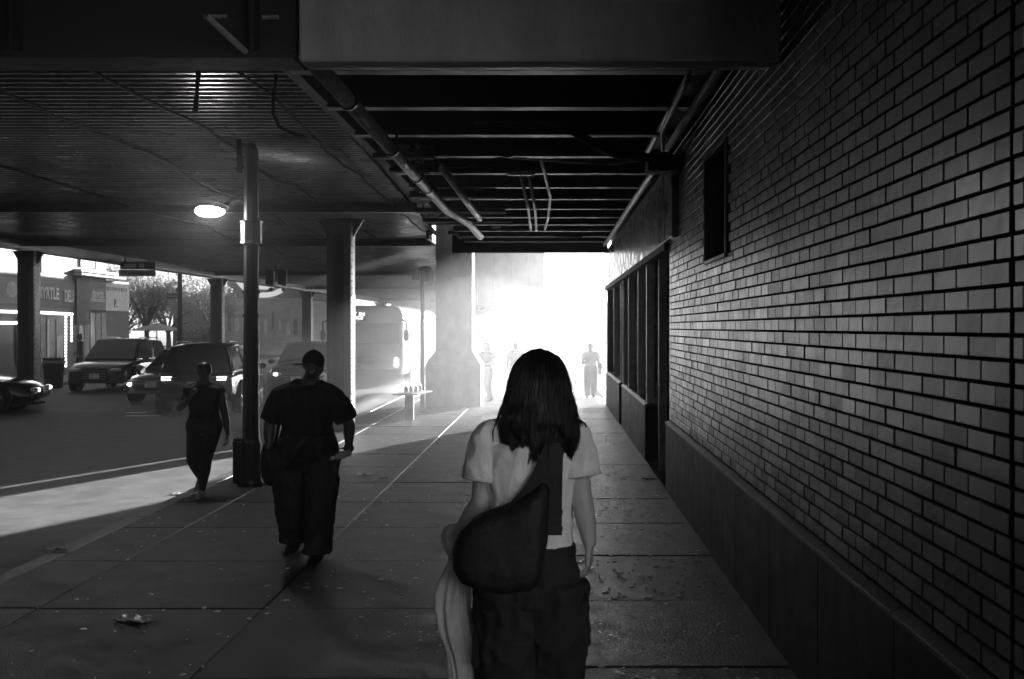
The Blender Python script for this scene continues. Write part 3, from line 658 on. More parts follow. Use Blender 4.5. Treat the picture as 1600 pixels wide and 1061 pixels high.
for s in (-1, 1):
    for k in range(2): MB().ell((s * (W2 - .22), .03, .72 + .17 * k), (.075, .04, .075), 10, 6).build('headlight', M['lit' if s > 0 else 'lens'], bs, smooth=True)
    MB().tube([(s * (W2 - .05), .1, 2.3), (s * (W2 + .16), -.2, 2.2), (s * (W2 + .16), -.2, 1.9)], .025, 6).ell((s * (W2 + .16), -.2, 1.75), (.1, .06, .22), 10, 6).build('mirror', M['dark'], bs, smooth=True)
    for y in (2.4, 8.2): wheel(bs, s * (W2 - .1), y, .48, s)
    for k in range(6): MB().box(s * W2 - .012, s * W2 + .012, 1.6 + 1.5 * k, 2.95 + 1.5 * k, 1.25, 2.2).build('side_window', M['shopglass'], bs)
MB().box(W2 - .01, W2 + .014, .35, 1.4, .4, 2.2).build('door', M['shopglass'], bs)
MB().box(-W2 + .05, W2 - .05, -.05, .05, .35, .55).build('bumper', M['dark'], bs, bevel=.03)
MB().box(-.3, .3, -.02, .049, .8, 1.0).build('vent_panel', M['grey'], bs)
# white van with a ladder rack, beyond the building end
vn = empty('delivery_van', (2.05, 46, zr), 0, 'pale delivery van with a ladder rack facing us at the corner', 'van')
MB().loft([[Vector((x, y, z)) for x, z in ((-W, b), (W, b), (W, t - .1), (W - .12, t), (-W + .12, t), (-W, t - .1))] for y, W, b, t in ((0, .9, .35, .95), (.25, .98, .3, 1.15), (.8, 1.0, .3, 1.3), (1.7, .96, .3, 2.15), (5.2, .96, .3, 2.2))]).build('body', M['carwhite'], vn, bevel=.04)
MB().add([(-.85, .8, 1.34), (.85, .8, 1.34), (.78, 1.6, 2.06), (-.78, 1.6, 2.06), (-.85, .76, 1.38), (.85, .76, 1.38), (.78, 1.56, 2.1), (-.78, 1.56, 2.1)], [(0, 3, 2, 1), (4, 5, 6, 7), (0, 1, 5, 4), (1, 2, 6, 5), (2, 3, 7, 6), (3, 0, 4, 7)]).build('windshield', M['shopglass'], vn)
for s in (-1, 1):
    MB().ell((s * .72, .04, .85), (.16, .08, .1), 10, 6).build('headlight', M['lens'], vn, smooth=True)
    for y in (1.0, 4.2): wheel(vn, s * .9, y, .35, s)
rk = MB()
for z in (2.42, 2.6): rk.tube([(-.95, 2.2, z), (.95, 2.2, z)], .025, 6)
for x in (-.95, 0, .95): rk.tube([(x, 2.2, 2.18), (x, 2.2, 2.75)], .025, 6)
rk.build('ladder_rack', M['steel'], vn)
# ================================================================== FAR SIDE OF THE STREET
FX = -19.5
def FY(px): return -FX * F / (VX - px)
def fz(px, py): return CAM_H + (VY - py) * FY(px) / F
sh = empty('marquee_shop', (FX, 40, 0), 0, 'dark corner shop with rows of lit marquee bulbs and brush lettering', 'shop')
MB().box(-10, 0, -14, 5.45, 0, 6.2).build('wall', M['dkfac'], sh)
fac = MB().box(0, .06, 2.2, 5.4, 2.72, 3.65).build('sign_board', M['dkfac'], sh)
text('MYRTLE', 'lettering', M['pipe'], fac, .62, (.09, 2.95, 3.18), (R(90), 0, R(90)), .01, .82, .02)
text('DELI', 'lettering', M['pipe'], fac, .66, (.09, 4.78, 3.12), (R(90), 0, R(90)), .01, .62, .02)
for a, b in ((-1.8, .2), (.5, 2.0), (2.4, 4.1)): MB().box(0, .05, a, b, .45, 2.25).build('shop_window', M['shopglass'], sh)
MB().box(.051, .07, 2.9, 3.1, .3, 2.2).box(.051, .07, 3.7, 3.78, .3, 2.2).build('mullion', M['steel2'], sh)
MB().box(.001, .04, 2.5, 3.3, 4.0, 5.0).build('upper_window', M['shopglass'], sh)
MB().box(.001, .05, -1.6, 1.6, 2.75, 3.7).build('poster_panel', M['grey'], sh)
MB().ell((.06, .1, 3.25), (.03, .45, .3), 10, 6).build('poster_motif', M['cream'], sh)
bm_ = MB().ell((0, 0, 0), (.05, .055, .055), 8, 5).mesh('bulb', M['bulb'], True)
def bulbs(p, q, n):
    for k in range(n):
        t = k / (n - 1); link('bulb', bm_, sh, (.12, p[0] + (q[0] - p[0]) * t, p[1] + (q[1] - p[1]) * t))
bulbs((2.3, 2.45), (5.0, 2.42), 20); bulbs((4.42, 2.3), (4.42, .35), 16); bulbs((4.95, 2.3), (4.95, 1.35), 8); bulbs((-1.6, 2.45), (.95, 2.45), 18); bulbs((-1.6, 2.05), (1.15, 2.05), 18)
rb = empty('blocker_row', (FX, 0, 0), 0, 'added unseen row of dark low shops cutting light from the left', 'building')  # added out of view to reduce skylight from the left
MB().box(-12, -.3, -45, 25.9, 0, 6.2).build('wall', M['dkfac'], rb)
for k in range(14): MB().box(-.299, -.25, -40 + 4.6 * k, -36.6 + 4.6 * k, .4, 2.6).build('shop_window', M['shopglass'], rb)
sd = empty('davids_shop', (FX, 45.5, 0), 0, 'shop with a dark sign reading davids under a white cornice', 'shop')
MB().box(-10, 0, 0, 3.2, 0, 6.2).build('wall', M['grey'], sd)
MB().box(-10, -.01, 3.201, 5.9, 0, 3.95).build('low_wall', M['grey'], sd)
MB().box(.001, .1, 0, 1.25, 2.0, 3.9).build('dark_panel', M['dark'], sd)
b_ = MB().box(.001, .08, 1.27, 2.98, 2.62, 3.75).build('sign_board', M['dkfac'], sd)
text('davids', 'lettering', M['white'], b_, .56, (.09, 2.12, 3.32), (R(90), 0, R(90)), .008, .92, .012)
MB().box(.081, .09, 1.35, 2.9, 2.98, 3.12).build('sign_stripe', M['cream'], b_)
b2 = MB().box(.001, .08, 3.0, 5.7, 2.62, 3.8).build('sign_board', M['pipe'], sd)
for k in range(12): MB().box(.081, .09, 3.1 + .2 * k, 3.1 + .2 * k + (.08 if k % 4 else .14), 3.5, 3.66).build('letter_mark', M['grey'], b2)
text('P.', 'lettering', M['grey'], b2, .5, (.09, 4.1, 2.95), (R(90), 0, R(90)), .008)
for z in (4.02, 4.18): MB().box(0, .35, -.1, 4.6, z, z + .09).build('cornice', M['white'], sd)
MB().box(.001, .05, .5, 2.6, 4.4, 5.6).build('upper_window', M['shopglass'], sd)
MB().box(.051, .08, 2.0, 2.12, 4.4, 5.6).box(.051, .08, .45, .55, 4.4, 5.6).build('mullion', M['white'], sd)
MB().ell((.07, 1.35, 5.1), (.04, .22, .25), 10, 6).build('sun_glint', M['bulb'], sd, smooth=True)  # glowing blob stands in for the sun reflected in the window
for k in range(5): MB().box(.001, .05, .3 + .58 * k, .8 + .58 * k, .4, 2.5).build('shop_window', M['cream'] if k % 2 else M['shopglass'], sd)
# hanging station sign under the deck edge
hs = empty('station_sign', (-13.4, 36, 0), 0, 'hanging dark and white station sign under the deck edge', 'sign')
a, b = (186 - VX) / F * 36 + 13.4, (243 - VX) / F * 36 + 13.4
top_ = MB().box(a + .05, b, -.04, .04, zz(421, 36), zz(409, 36)).build('upper_board', M['dkfac'], hs)
MB().box(a + .18, a + .55, -.05, -.041, zz(419, 36), zz(412, 36)).box(a + .66, a + .82, -.05, -.041, zz(419, 36), zz(412, 36)).build('white_field', M['white'], top_)
low_ = MB().box(a, b, -.04, .04, zz(431.5, 36), zz(421.5, 36)).build('lower_board', M['white'], hs)
text('W', 'lettering', M['dkfac'], low_, .14, (a + .18, -.045, zz(426.5, 36)), (R(90), 0, 0), .002)
MB().box(a + .32, b - .12, -.046, -.041, zz(427, 36) - .02, zz(427, 36) + .02).build('text_line', M['grey'], low_)
for x in (a + .2, b - .2): MB().box(x - .02, x + .02, -.02, .02, zz(409, 36), DECK_Z).build('hanger', M['dark'], hs)
# litter bin by the shop
bn = empty('litter_bin', ((84 - VX) / F * 37, 37, 0 - .13), 0, 'dark round litter bin between the black sedan and grey car', 'bin')
MB().lathe([(.28, 0), (.34, .95), (.36, 1.0), (.30, 1.0), (.26, .1), (.02, .1)], 16).build('body', M['dark'], bn, smooth=True)
MB().lathe([(.35, .82), (.375, .84), (.375, .9), (.35, .92)], 16).build('hoop', M['steel2'], bn, smooth=True)
# trees
def tree(loc, H, rad, n, label, seed):
    t = empty('street_tree', loc, 0, label, 'tree', 'trees beyond the opposite sidewalk'); r = random.Random(seed)
    tr = MB(); base = H * .36
    tr.tube([(0, 0, 0), (.06, 0, base * .6), (0, .03, base)], [.17, .13, .11], 8)
    clumps = []
    for k in range(11):
        an = k * 2.4 + r.random(); rr_ = rad * r.uniform(.25, .85); z = base + (H - base) * r.uniform(.1, .9) * (1 - .25 * rr_ / rad)
        e = Vector((rr_ * math.cos(an), rr_ * math.sin(an), z)); mid = Vector((e.x * .4, e.y * .4, base + (z - base) * .45))
        tr.tube([(0, 0, base * .85), mid, e], [.075, .045, .015], 5); clumps.append((e, rad * r.uniform(.35, .55)))
    tr.build('trunk', M['bark'], t, smooth=True)
    lf = MB()
    for k in range(n):
        c, s = r.choice(clumps); d = Vector((r.gauss(0, 1), r.gauss(0, 1), r.gauss(0, .8))); d = d.normalized() * s * r.random() ** .45
        p = c + d; q = r.uniform(.05, .11)
        Mx = Matrix.Translation(p) @ Matrix.Rotation(r.random() * 6.3, 4, 'Z') @ Matrix.Rotation(r.uniform(-1.2, 1.2), 4, 'X')
        lf.add([Mx @ Vector(v) for v in ((-q * .5, 0, 0), (0, -q, .01), (q * .5, 0, 0), (0, q, -.01))], [(0, 1, 2, 3)])
    stuff(lf.build('crown', M['leaf'], t))
tree(((192 - VX) / F * 57, 57, 0), 4.9, 1.9, 6500, 'leafy street tree with forked dark trunk beside the davids shop', 1)
tree(((262 - VX) / F * 60, 60, 0), 5.2, 2.4, 7500, 'broad leafy tree behind the street name plates', 2)
tree(((318 - VX) / F * 66, 66, 0), 5.2, 2.2, 6500, 'leafy tree just left of the column by the circle mural', 3)
tree(((228 - VX) / F * 56, 56, 0), 5.6, 2.2, 8000, 'tallest leafy tree, between the davids shop and the street pole', 4)
# railing of the little park
rl = empty('park_railing', (-22, 53.5, 0), 0, 'low iron park railing in front of the trees', 'railing')
MB().box(0, 7.5, -.02, .02, .95, 1.0).box(0, 7.5, -.02, .02, .2, .24).build('rail', M['dark'], rl)
pm = MB().box(-.012, .012, -.012, .012, .24, .95).mesh('picket', M['dark'])
for k in range(50): link('picket', pm, rl, (.08 + .15 * k, 0, 0))
# parasol roof
um = empty('parasol', ((245 - VX) / F * 55, 55, 0), 0, 'pale parasol roof low in front of the trees', 'parasol')
MB().lathe([(1.3, 1.75), (.6, 1.95), (.02, 2.1), (.02, 2.05), (.6, 1.9), (1.28, 1.72)], 8).build('canopy', M['cream'], um)
MB().tube([(0, 0, 0), (0, 0, 2.05)], .03, 6).build('pole', M['steel2'], um)
# mural building with big rings, facing us
mu = empty('mural_building', (-19.8, 76, 0), 0, 'building with a mural of big white concentric rings', 'building')
MB().box(-2.6, 2.9, 0, 12, 3.85, 6.3).build('upper_wall', M['grey'], mu)
MB().box(-2.61, 2.91, -.02, 12, 0, 3.8).build('lower_wall', M['cream'], mu)
MB().box(-2.7, 3.0, -.15, .2, 3.801, 3.849).build('ledge', M['white'], mu)
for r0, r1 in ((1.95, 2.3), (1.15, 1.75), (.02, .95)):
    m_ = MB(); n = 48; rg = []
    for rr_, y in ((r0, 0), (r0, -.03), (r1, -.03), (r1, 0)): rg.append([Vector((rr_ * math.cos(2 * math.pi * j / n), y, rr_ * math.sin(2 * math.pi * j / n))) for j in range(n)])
    rg=rg; m_.loft(rg, False); m_.build('ring', M['ringglow'], mu, loc=(.2, 0, 6.2))
rr = random.Random(5)
for k in range(10): MB().box(-2.3 + .5 * k, -2.3 + .5 * k + rr.uniform(.1, .3), -.04, -.021, 1.2 + rr.uniform(0, .6), 2.2 + rr.uniform(0, 1)).build('poster', M['pipe'] if k % 3 else M['grey'], mu)
# cafe frontage
cf = empty('cafe_shop', (FX + .8, 78.5, 0), 0, 'cafe shopfront with a dark sign band and tall windows', 'shop')
MB().box(-8, 0, 0, 16, 0, 4.3).build('wall', M['dkfac'], cf)
sb = MB().box(0, .12, .5, 15, 2.75, 3.95).build('sign_board', M['dkfac'], cf)
for k in range(7): MB().box(.121, .14, 2.5 + .7 * k, 2.95 + .7 * k, 3.05, 3.45).build('letter_mark', M['pipe'], sb)
for k in range(7): MB().box(.121, .14, 8.6 + .6 * k, 9.0 + .6 * k, 3.1, 3.4).build('letter_mark', M['pipe'], sb)
for k in range(9): MB().box(0, .08, .6 + 1.6 * k, 1.9 + 1.6 * k, .3, 2.5).build('shop_window', M['cream'] if k % 2 == 0 else M['shopglass'], cf)
MB().add([(.0, .5, 2.74), (.0, 15, 2.74), (1.0, 15, 2.45), (1.0, .5, 2.45), (.0, .5, 2.7), (.0, 15, 2.7), (1.0, 15, 2.41), (1.0, .5, 2.41)], [(0, 1, 2, 3), (4, 7, 6, 5), (0, 3, 7, 4), (3, 2, 6, 7), (2, 1, 5, 6), (1, 0, 4, 5)]).build('awning', M['grey'], cf)
cbn = empty('bounce_building', (16, -13, 0), 0, 'added unseen cream building behind the camera, bouncing sunlight onto the woman', 'building')  # added out of view as a sunlit reflector for the woman and the beam
MB().box(-13, 14, -9, 0, 0, 6.6).build('wall', M['cream'], cbn)
for i in range(8):
    for j in range(2): MB().box(-12 + 3.2 * i, -10.6 + 3.2 * i, .001, .06, 1.0 + 2.9 * j, 2.7 + 2.9 * j).build('window', M['shopglass'], cbn)
MB().box(-13.1, 14.1, -.1, .25, 6.601, 6.8).build('cornice', M['cream'], cbn)
# distant arcade and buildings in the haze
ar = empty('distant_arcade', (-11, 118, 0), 0, 'hazy arched wall closing the far end of the street', 'arcade')
def arch_wall(x0, w, h, r, zs):
    n = 12; pts = [(x0, 0), (x0, h), (x0 + w, h), (x0 + w, 0), (x0 + w / 2 + r, 0), (x0 + w / 2 + r, zs)]
    pts += [(x0 + w / 2 + r * math.cos(math.pi * k / n), zs + r * math.sin(math.pi * k / n)) for k in range(1, n)] + [(x0 + w / 2 - r, zs), (x0 + w / 2 - r, 0)]
    MB().prism(pts, 'y', 0, .6).build('arch_bay', M['grey'], ar)
for k in range(6): arch_wall(-6 + 3.6 * k, 3.599, 5.2, 1.5, 1.7)
for X, Y, W_, H_, lab in ((4, 190, 16, 5.4, 'pale low building at the far corner, in the glare'), (-14, 210, 14, 6.2, 'pale distant building straight up the street'), (22, 170, 14, 5, 'pale distant building right of the glare'), (2.6, 72, 11, 3.5, 'low grey shop row closing the view beyond the van')):
    e = empty('distant_building', (X, Y, 0), 0, lab, 'building')
    MB().box(-W_ / 2, W_ / 2, 0, 12, 0, H_).build('wall', M['cream'], e)
    for i in range(int(W_ / 2)):
        for j in range(int(H_ / 2.4)): MB().box(-W_ / 2 + .5 + 2 * i, -W_ / 2 + 1.5 + 2 * i, -.05, 0, 1 + 2.4 * j, 2.4 + 2.4 * j).build('window', M['shopglass'], e)
ub = empty('market_parasol', ((852 - VX) / F * 44, 44, 0), 0, 'pale market parasol beyond the stair enclosure', 'parasol')
MB().lathe([(1.2, 2.2), (.5, 2.5), (.02, 2.75), (.02, 2.7), (.5, 2.45), (1.18, 2.17)], 8).build('canopy', M['cream'], ub)
MB().tube([(0, 0, 0), (0, 0, 2.7)], .03, 6).build('pole', M['steel2'], ub)
# litter on the ground
def scrap(px, py, s, label, z=0.004, m='paper', seed=0):
    Y = (CAM_H - z) * F / (py - VY); r = random.Random(seed); mb = MB(); n = 9
    g = {}
    vv = []; ff = []
    for i in range(n):
        for j in range(n):
            u, v = i / (n - 1) - .5, j / (n - 1) - .5
            vv.append(((u + .15 * noise.noise(Vector((u * 3, v * 3, seed)))) * s, (v + .1 * noise.noise(Vector((v * 3, u * 3, seed + 9)))) * s * .55, z + abs(noise.noise(Vector((u * 5, v * 5, seed * 3)))) * s * .16 + .002))
    for i in range(n - 1):
        for j in range(n - 1): ff.append((i * n + j, (i + 1) * n + j, (i + 1) * n + j + 1, i * n + j + 1))
    o = mb.add(vv, ff).build('litter', M[m], smooth=True, loc=((px - VX) * Y / F, Y, 0)); o.rotation_euler.z = r.uniform(-.6, .6)
    md = o.modifiers.new('solid', 'SOLIDIFY'); md.thickness = .002
    tag(o, label, 'litter')
scrap(210, 968, .26, 'long crumpled plastic scrap on the dark paving at lower left', m='plastic', seed=1)
scrap(88, 858, .16, 'crumpled clear wrapper lying on the kerb', m='plastic', seed=2)
scrap(1015, 748, .16, 'pale paper scrap at the foot of the wall by the doorway', seed=4)
scrap(600, 747, .10, 'small dark leaf-like scrap right of the man', m='dkfac', seed=5)
scrap(568, 742, .22, 'pale flattened paper on the paving right of the man', seed=6)
scrap(280, 772, .2, 'pale scrap on the road edge by the walking woman', z=-.126, seed=7)
# haze: even air round the whole scene
hz = MB().box(-960, 960, -660, 1560, -1.6, 7.6).build('haze', None)
hm = bpy.data.materials.new('haze_air'); hm.use_nodes = True; ht = hm.node_tree; ht.nodes.clear()
ho = ht.nodes.new('ShaderNodeOutputMaterial'); pv = ht.nodes.new('ShaderNodeVolumePrincipled')
pv.inputs['Color'].default_value = (.95, .95, .95, 1); pv.inputs['Density'].default_value = HAZE_DENSITY; pv.inputs['Anisotropy'].default_value = HAZE_G
ht.links.new(pv.outputs[0], ho.inputs['Volume']); hz.data.materials.append(hm); stuff(hz); tag(hz, 'bright smoky haze filling the street air', 'haze')

# sunlit smoke drifting across the street by the pillar: rounded bodies of thin even smoke
sm = bpy.data.materials.new('smoke_air'); sm.use_nodes = True; ht = sm.node_tree; ht.nodes.clear()
ho = ht.nodes.new('ShaderNodeOutputMaterial'); pv = ht.nodes.new('ShaderNodeVolumePrincipled')
pv.inputs['Color'].default_value = (.97, .97, .97, 1); pv.inputs['Density'].default_value = 0.008; pv.inputs['Anisotropy'].default_value = 0.7
ht.links.new(pv.outputs[0], ho.inputs['Volume'])
for c_, r_ in (((-3.6, 31, 1.3), (5.6, 12, 3.4)), ((-2.2, 28, .9), (3.6, 7.5, 2.3))):
    o = MB().ell((0, 0, 0), r_, 32, 16).build('smoke', sm, smooth=True, loc=c_); stuff(o); tag(o, 'bright sunlit smoke drifting round the concrete pillar', 'smoke', 'smoke by the pillar')
# ================================================================== PEOPLE
V = Vector
def hand(mb, wrist, d, n, side, s=1.0, curl=(20, 30, 25), thumb=(.55, .65, .35)):
    """palm, four fingers of different length and a thumb that leaves the side of the palm; n = palm side, side = thumb side"""
    d = V(d).normalized(); n = V(n); n = (n - d * n.dot(d)).normalized(); sd = d.cross(n).normalized()
    if sd.dot(V(side)) < 0: sd = -sd
    w = V(wrist)
    for i in range(4):
        b = w + d * .088 * s + sd * (1.5 - i) * .019 * s
        mb.cap(w + sd * (1.5 - i) * .012 * s + d * .01 * s, .0135 * s, b, .0115 * s, 8)
        L = (.040, .046, .042, .033)[i] * s; p = b; ang = 0; r = (.0095, .0098, .0095, .0085)[i] * s
        for j in range(3):
            ang += R(curl[j] + i * 4); v = d * math.cos(ang) + n * math.sin(ang)
            q = p + v * L * (1, .68, .52)[j]; mb.cap(p, r * (1 - .08 * j), q, r * (.94 - .08 * j), 8); p = q
    p = w + d * .022 * s + sd * .022 * s
    v = (d * thumb[0] + sd * thumb[1] + n * thumb[2]).normalized(); q = p + v * .042 * s; mb.cap(p, .0145 * s, q, .0115 * s, 8)
    v2 = (v + d * .6).normalized(); q2 = q + v2 * .032 * s; mb.cap(q, .011 * s, q2, .0095 * s, 8)
    v3 = (v2 + d * .5).normalized(); mb.cap(q2, .0095 * s, q2 + v3 * .024 * s, .0078 * s, 8)
def ering(c, rx, ry, n=18, pw=2.3, rz=0.0):
    out = []
    for j in range(n):
        t = 2 * math.pi * j / n; ct, st_ = math.cos(t), math.sin(t)
        x = rx * math.copysign(abs(ct) ** (2 / pw), ct); y = ry * math.copysign(abs(st_) ** (2 / pw), st_)
        out.append(V((c[0] + x * math.cos(rz) - y * math.sin(rz), c[1] + x * math.sin(rz) + y * math.cos(rz), c[2])))
    return out
TORSO = [(.455, .070, .055), (.49, .098, .068), (.53, .102, .07), (.58, .088, .06), (.625, .080, .054), (.68, .088, .058), (.74, .102, .062), (.785, .108, .060), (.81, .092, .052), (.828, .058, .042)]
def person(label, loc, rz, H, P, mats, voxel=.009, fat=(1, 1), shirt=(.50, 1.0), sleeve=.45, hairf=None, head_off=(0, 0, 0), group=None, leggings=False, wide=1.0, shirt_wide=1.0, folds=.006, shoe_s=1.0, cat='person', top='tee', female=False, tilt=0.0):
    e = empty('person', loc, rz, label, cat, group)
    fx, fy = fat; sh = P.get('sh', (.125, .81)); hp = P.get('hip', (.052, .50))
    arms = {}
    for s, k in ((-1, 'L'), (1, 'R')):
        S = V((s * sh[0] * H, 0, sh[1] * H)); arms[k] = [S] + [V(q) for q in P['arm' + k]]
    legs = {}
    for s, k in ((-1, 'L'), (1, 'R')):
        legs[k] = [V((s * hp[0] * H * fx ** .5, 0, hp[1] * H))] + [V(q) for q in P['leg' + k]]
    # --- the body: one continuous skin
    b = MB()
    b.loft([ering((0, P.get('lean', 0) * (z - .5) * H, z * H), rx * H * fx * .93, ry * H * fy * .93) for z, rx, ry in TORSO])
    hc = V((0, P.get('lean', 0) * .4 * H + .008, .93 * H)) + V(head_off)
    b.cap((0, P.get('lean', 0) * .32 * H - .01, .81 * H), .04 * H * fx ** .4, hc + V((0, -.012, -.03 * H)), .032 * H * fx ** .4)
    b.ell(hc + V((0, -.005, .008 * H)), (.046 * H, .056 * H, .060 * H), 18, 12)
    b.ell(hc + V((0, .012 * H, -.032 * H)), (.034 * H, .040 * H, .038 * H), 16, 10)
    b.cap(hc + V((0, .052 * H, .002 * H)), .006 * H, hc + V((0, .064 * H, -.018 * H)), .009 * H, 8)
    b.cap(hc + V((-.012 * H, .047 * H, -.036 * H)), .006 * H, hc + V((.012 * H, .047 * H, -.036 * H)), .006 * H, 8)
    for s in (-1, 1): b.ell(hc + V((s * .048 * H, -.004 * H, -.004 * H)), (.007 * H, .012 * H, .018 * H), 8, 6)
    af = fx ** .5
    for k in 'LR': b.cap((arms[k][0].x * .25, -.01, .838 * H), .026 * H, arms[k][0], .030 * H * af)
    for s, k in ((-1, 'L'), (1, 'R')):
        S, E, W = arms[k]
        b.cap(S, .034 * H * af, E, .0245 * H * af); b.cap(E, .0255 * H * af, E.lerp(W, .35), .0255 * H * af); b.cap(E.lerp(W, .35), .0255 * H * af, W, .0165 * H)
        hd_ = P['hand' + k]; hand(b, W, hd_[0], hd_[1], hd_[2], H / 1.7 * P.get('hs', 1), hd_[3] if len(hd_) > 3 else (18, 28, 22))
        h_, kn, an = legs[k]
        b.cap(h_, .057 * H * af, kn, .036 * H * af); b.cap(kn, .035 * H * af, kn.lerp(an, .35), .036 * H * af); b.cap(kn.lerp(an, .35), .036 * H * af, an, .021 * H)
        ft = P.get('foot' + k, (0, 1, -.1)); b.cap(an + V((0, 0, -.02)), .02 * H, an + V(ft).normalized() * .08 * H + V((0, 0, -.028 * H)), .017 * H)
    me = remesh(b, voxel, 3); me.materials.append(mats['skin']); link('body', me, e)
    # --- shirt
    c = MB(); lo, hi = shirt
    rows = [(z, rx, ry) for z, rx, ry in TORSO if z > lo + .02]
    z0, rx0, ry0 = [t for t in TORSO if t[0] <= lo + .02][-1] if lo > .46 else TORSO[1]
    rows = [(lo, max(rx0, .098 if not female else .088) * shirt_wide, max(ry0, .066) * shirt_wide)] + rows
    rg = []
    for z, rx, ry in rows:
        k = 1.0 + (shirt_wide - 1) * max(0, min(1, (.78 - z) / .15))
        if z > .80: rx, ry = rx * 1.12, ry * 1.1
        rg.append(ering((0, P.get('lean', 0) * (z - .5) * H, z * H), rx * H * fx * k + .012, ry * H * fy * k + .014))
    c.loft(rg)
    if sleeve > 0:
        for k in 'LR':
            S, E, W = arms[k]; tip = S.lerp(E, sleeve) if sleeve <= 1 else E.lerp(W, sleeve - 1)
            if sleeve > 1: c.cap(S, .042 * H * af + .006, E, .034 * H * af + .006); c.tube([E, tip], [.035 * H * af + .006, .028 * H * af], 12)
            else:
                c.cap((S.x * .34, -.006, .826 * H), .032 * H, S, .034 * H * af + .005)
                if sleeve > .2: c.tube([S.lerp(tip, -.02), S.lerp(tip, .5), tip], [.035 * H * af + .005, .040 * H * af + .007, .042 * H * af + .010], 14)
    me = remesh(c, voxel, 2, folds, (9, 9, 3.5), seed=len(label)); me.materials.append(mats['shirt']); link('shirt', me, e)
    # --- trousers
    t = MB()
    rows = [(.47, .092, .066), (.50, .106, .074), (.54, .105, .073), (.585, .090, .064)]
    t.loft([ering((0, P.get('lean', 0) * (z - .5) * H, z * H), rx * H * fx * 1.0 + .008, ry * H * fy + .01) for z, rx, ry in rows])
    for k in 'LR':
        h_, kn, an = legs[k]; a2 = kn.lerp(an, .93 if leggings else 1.05)
        if leggings:
            t.cap(h_, .064 * H * af, kn, .040 * H * af); t.cap(kn, .040 * H * af, kn.lerp(an, .35), .040 * H * af); t.cap(kn.lerp(an, .35), .040 * H * af, a2, .025 * H)
        else:
            ring = lambda p, r: ering(p, r * H * wide, r * H * wide * 1.05, 14)
            t.loft([ring(h_ + V((0, 0, .01)), .062 * af), ring(h_.lerp(kn, .5), .060 * af), ring(kn, .051 * af), ring(kn.lerp(an, .5), .047 * af), ring(kn.lerp(an, .85), .047 * af), ring(a2, .050 * af)])
    me = remesh(t, voxel, 2, folds * (.4 if leggings else 1.3), (7, 7, 5), seed=3 + len(label)); me.materials.append(mats['trousers']); link('trousers', me, e)
    for k in 'LR':
        an = legs[k][2]; f = V(P.get('foot' + k, (0, 1, -.1))).normalized(); zt = V((0, 0, -.02))
        s_ = MB(); g = H * shoe_s
        s_.cap(an + f * -.02 * g + V((0, 0, -.018 * g)), .026 * g, an + f * .05 * g + V((0, 0, -.026 * g)), .024 * g); s_.cap(an + f * .04 * g + V((0, 0, -.026 * g)), .025 * g, an + f * .105 * g + V((0, 0, -.030 * g)), .019 * g)
        me = remesh(s_, voxel * .8, 1); me.materials.append(mats['shoes']); o = link('shoe', me, e)
    if hairf == 'short':
        h = MB(); h.ell(hc + V((0, -.012 * H, .018 * H)), (.053 * H, .058 * H, .058 * H), 16, 10); h.ell(hc + V((0, -.03 * H, -.02 * H)), (.045 * H, .035 * H, .05 * H), 14, 8)
        me = remesh(h, voxel, 2, .004, (30, 30, 12)); me.materials.append(mats['hair']); link('hair', me, e)
    elif hairf == 'long':
        h = MB(); h.ell(hc + V((0, -.012 * H, .016 * H)), (.054 * H, .058 * H, .058 * H), 16, 10)
        h.loft([ering(hc + V((0, -.03 * H, -.0 * H)), .056 * H, .04 * H), ering(hc + V((0, -.04 * H, -.07 * H)), .064 * H, .036 * H), ering(hc + V((0, -.045 * H, -.15 * H)), .05 * H, .025 * H)])
        me = remesh(h, voxel, 2, .006, (30, 30, 8)); me.materials.append(mats['hair']); link('hair', me, e)
    elif hairf == 'bun':
        h = MB(); h.ell(hc + V((0, -.012 * H, .014 * H)), (.054 * H, .058 * H, .060 * H), 16, 10); h.ell(hc + V((.01, -.06 * H, -.01 * H)), (.03 * H, .03 * H, .035 * H), 12, 8); h.ell(hc + V((0, .0, .045 * H)), (.046 * H, .05 * H, .028 * H), 12, 8)
        me = remesh(h, voxel, 2, .004, (30, 30, 12)); me.materials.append(mats['hair']); link('hair', me, e)
    elif hairf == 'cap':
        h = MB(); h.ell(hc + V((0, -.008 * H, .020 * H)), (.055 * H, .062 * H, .056 * H), 18, 10)
        me = remesh(h, voxel * .7, 2); me.materials.append(mats['hair']); cp = link('cap', me, e)
        h = MB(); a = P.get('brim', R(20)); bx_, by = math.sin(a), math.cos(a)
        h.ell(hc + V((bx_ * .07 * H, by * .07 * H, .006 * H)), (.042 * H, .036 * H, .005 * H), 16, 6, Matrix.Rotation(-a, 3, 'Z')); h.build('brim', mats['hair'], cp, smooth=True)
        h = MB(); h.ell(hc + V((0, -.008 * H, .077 * H)), (.006 * H, .006 * H, .003 * H), 8, 5); h.build('button', mats['shirt'], cp, smooth=True)
        h = MB(); h.ell(hc + V((0, -.03 * H, -.018 * H)), (.046 * H, .03 * H, .04 * H), 14, 8); h.build('hair', mats['skin'], e, smooth=True)
    return e, hc

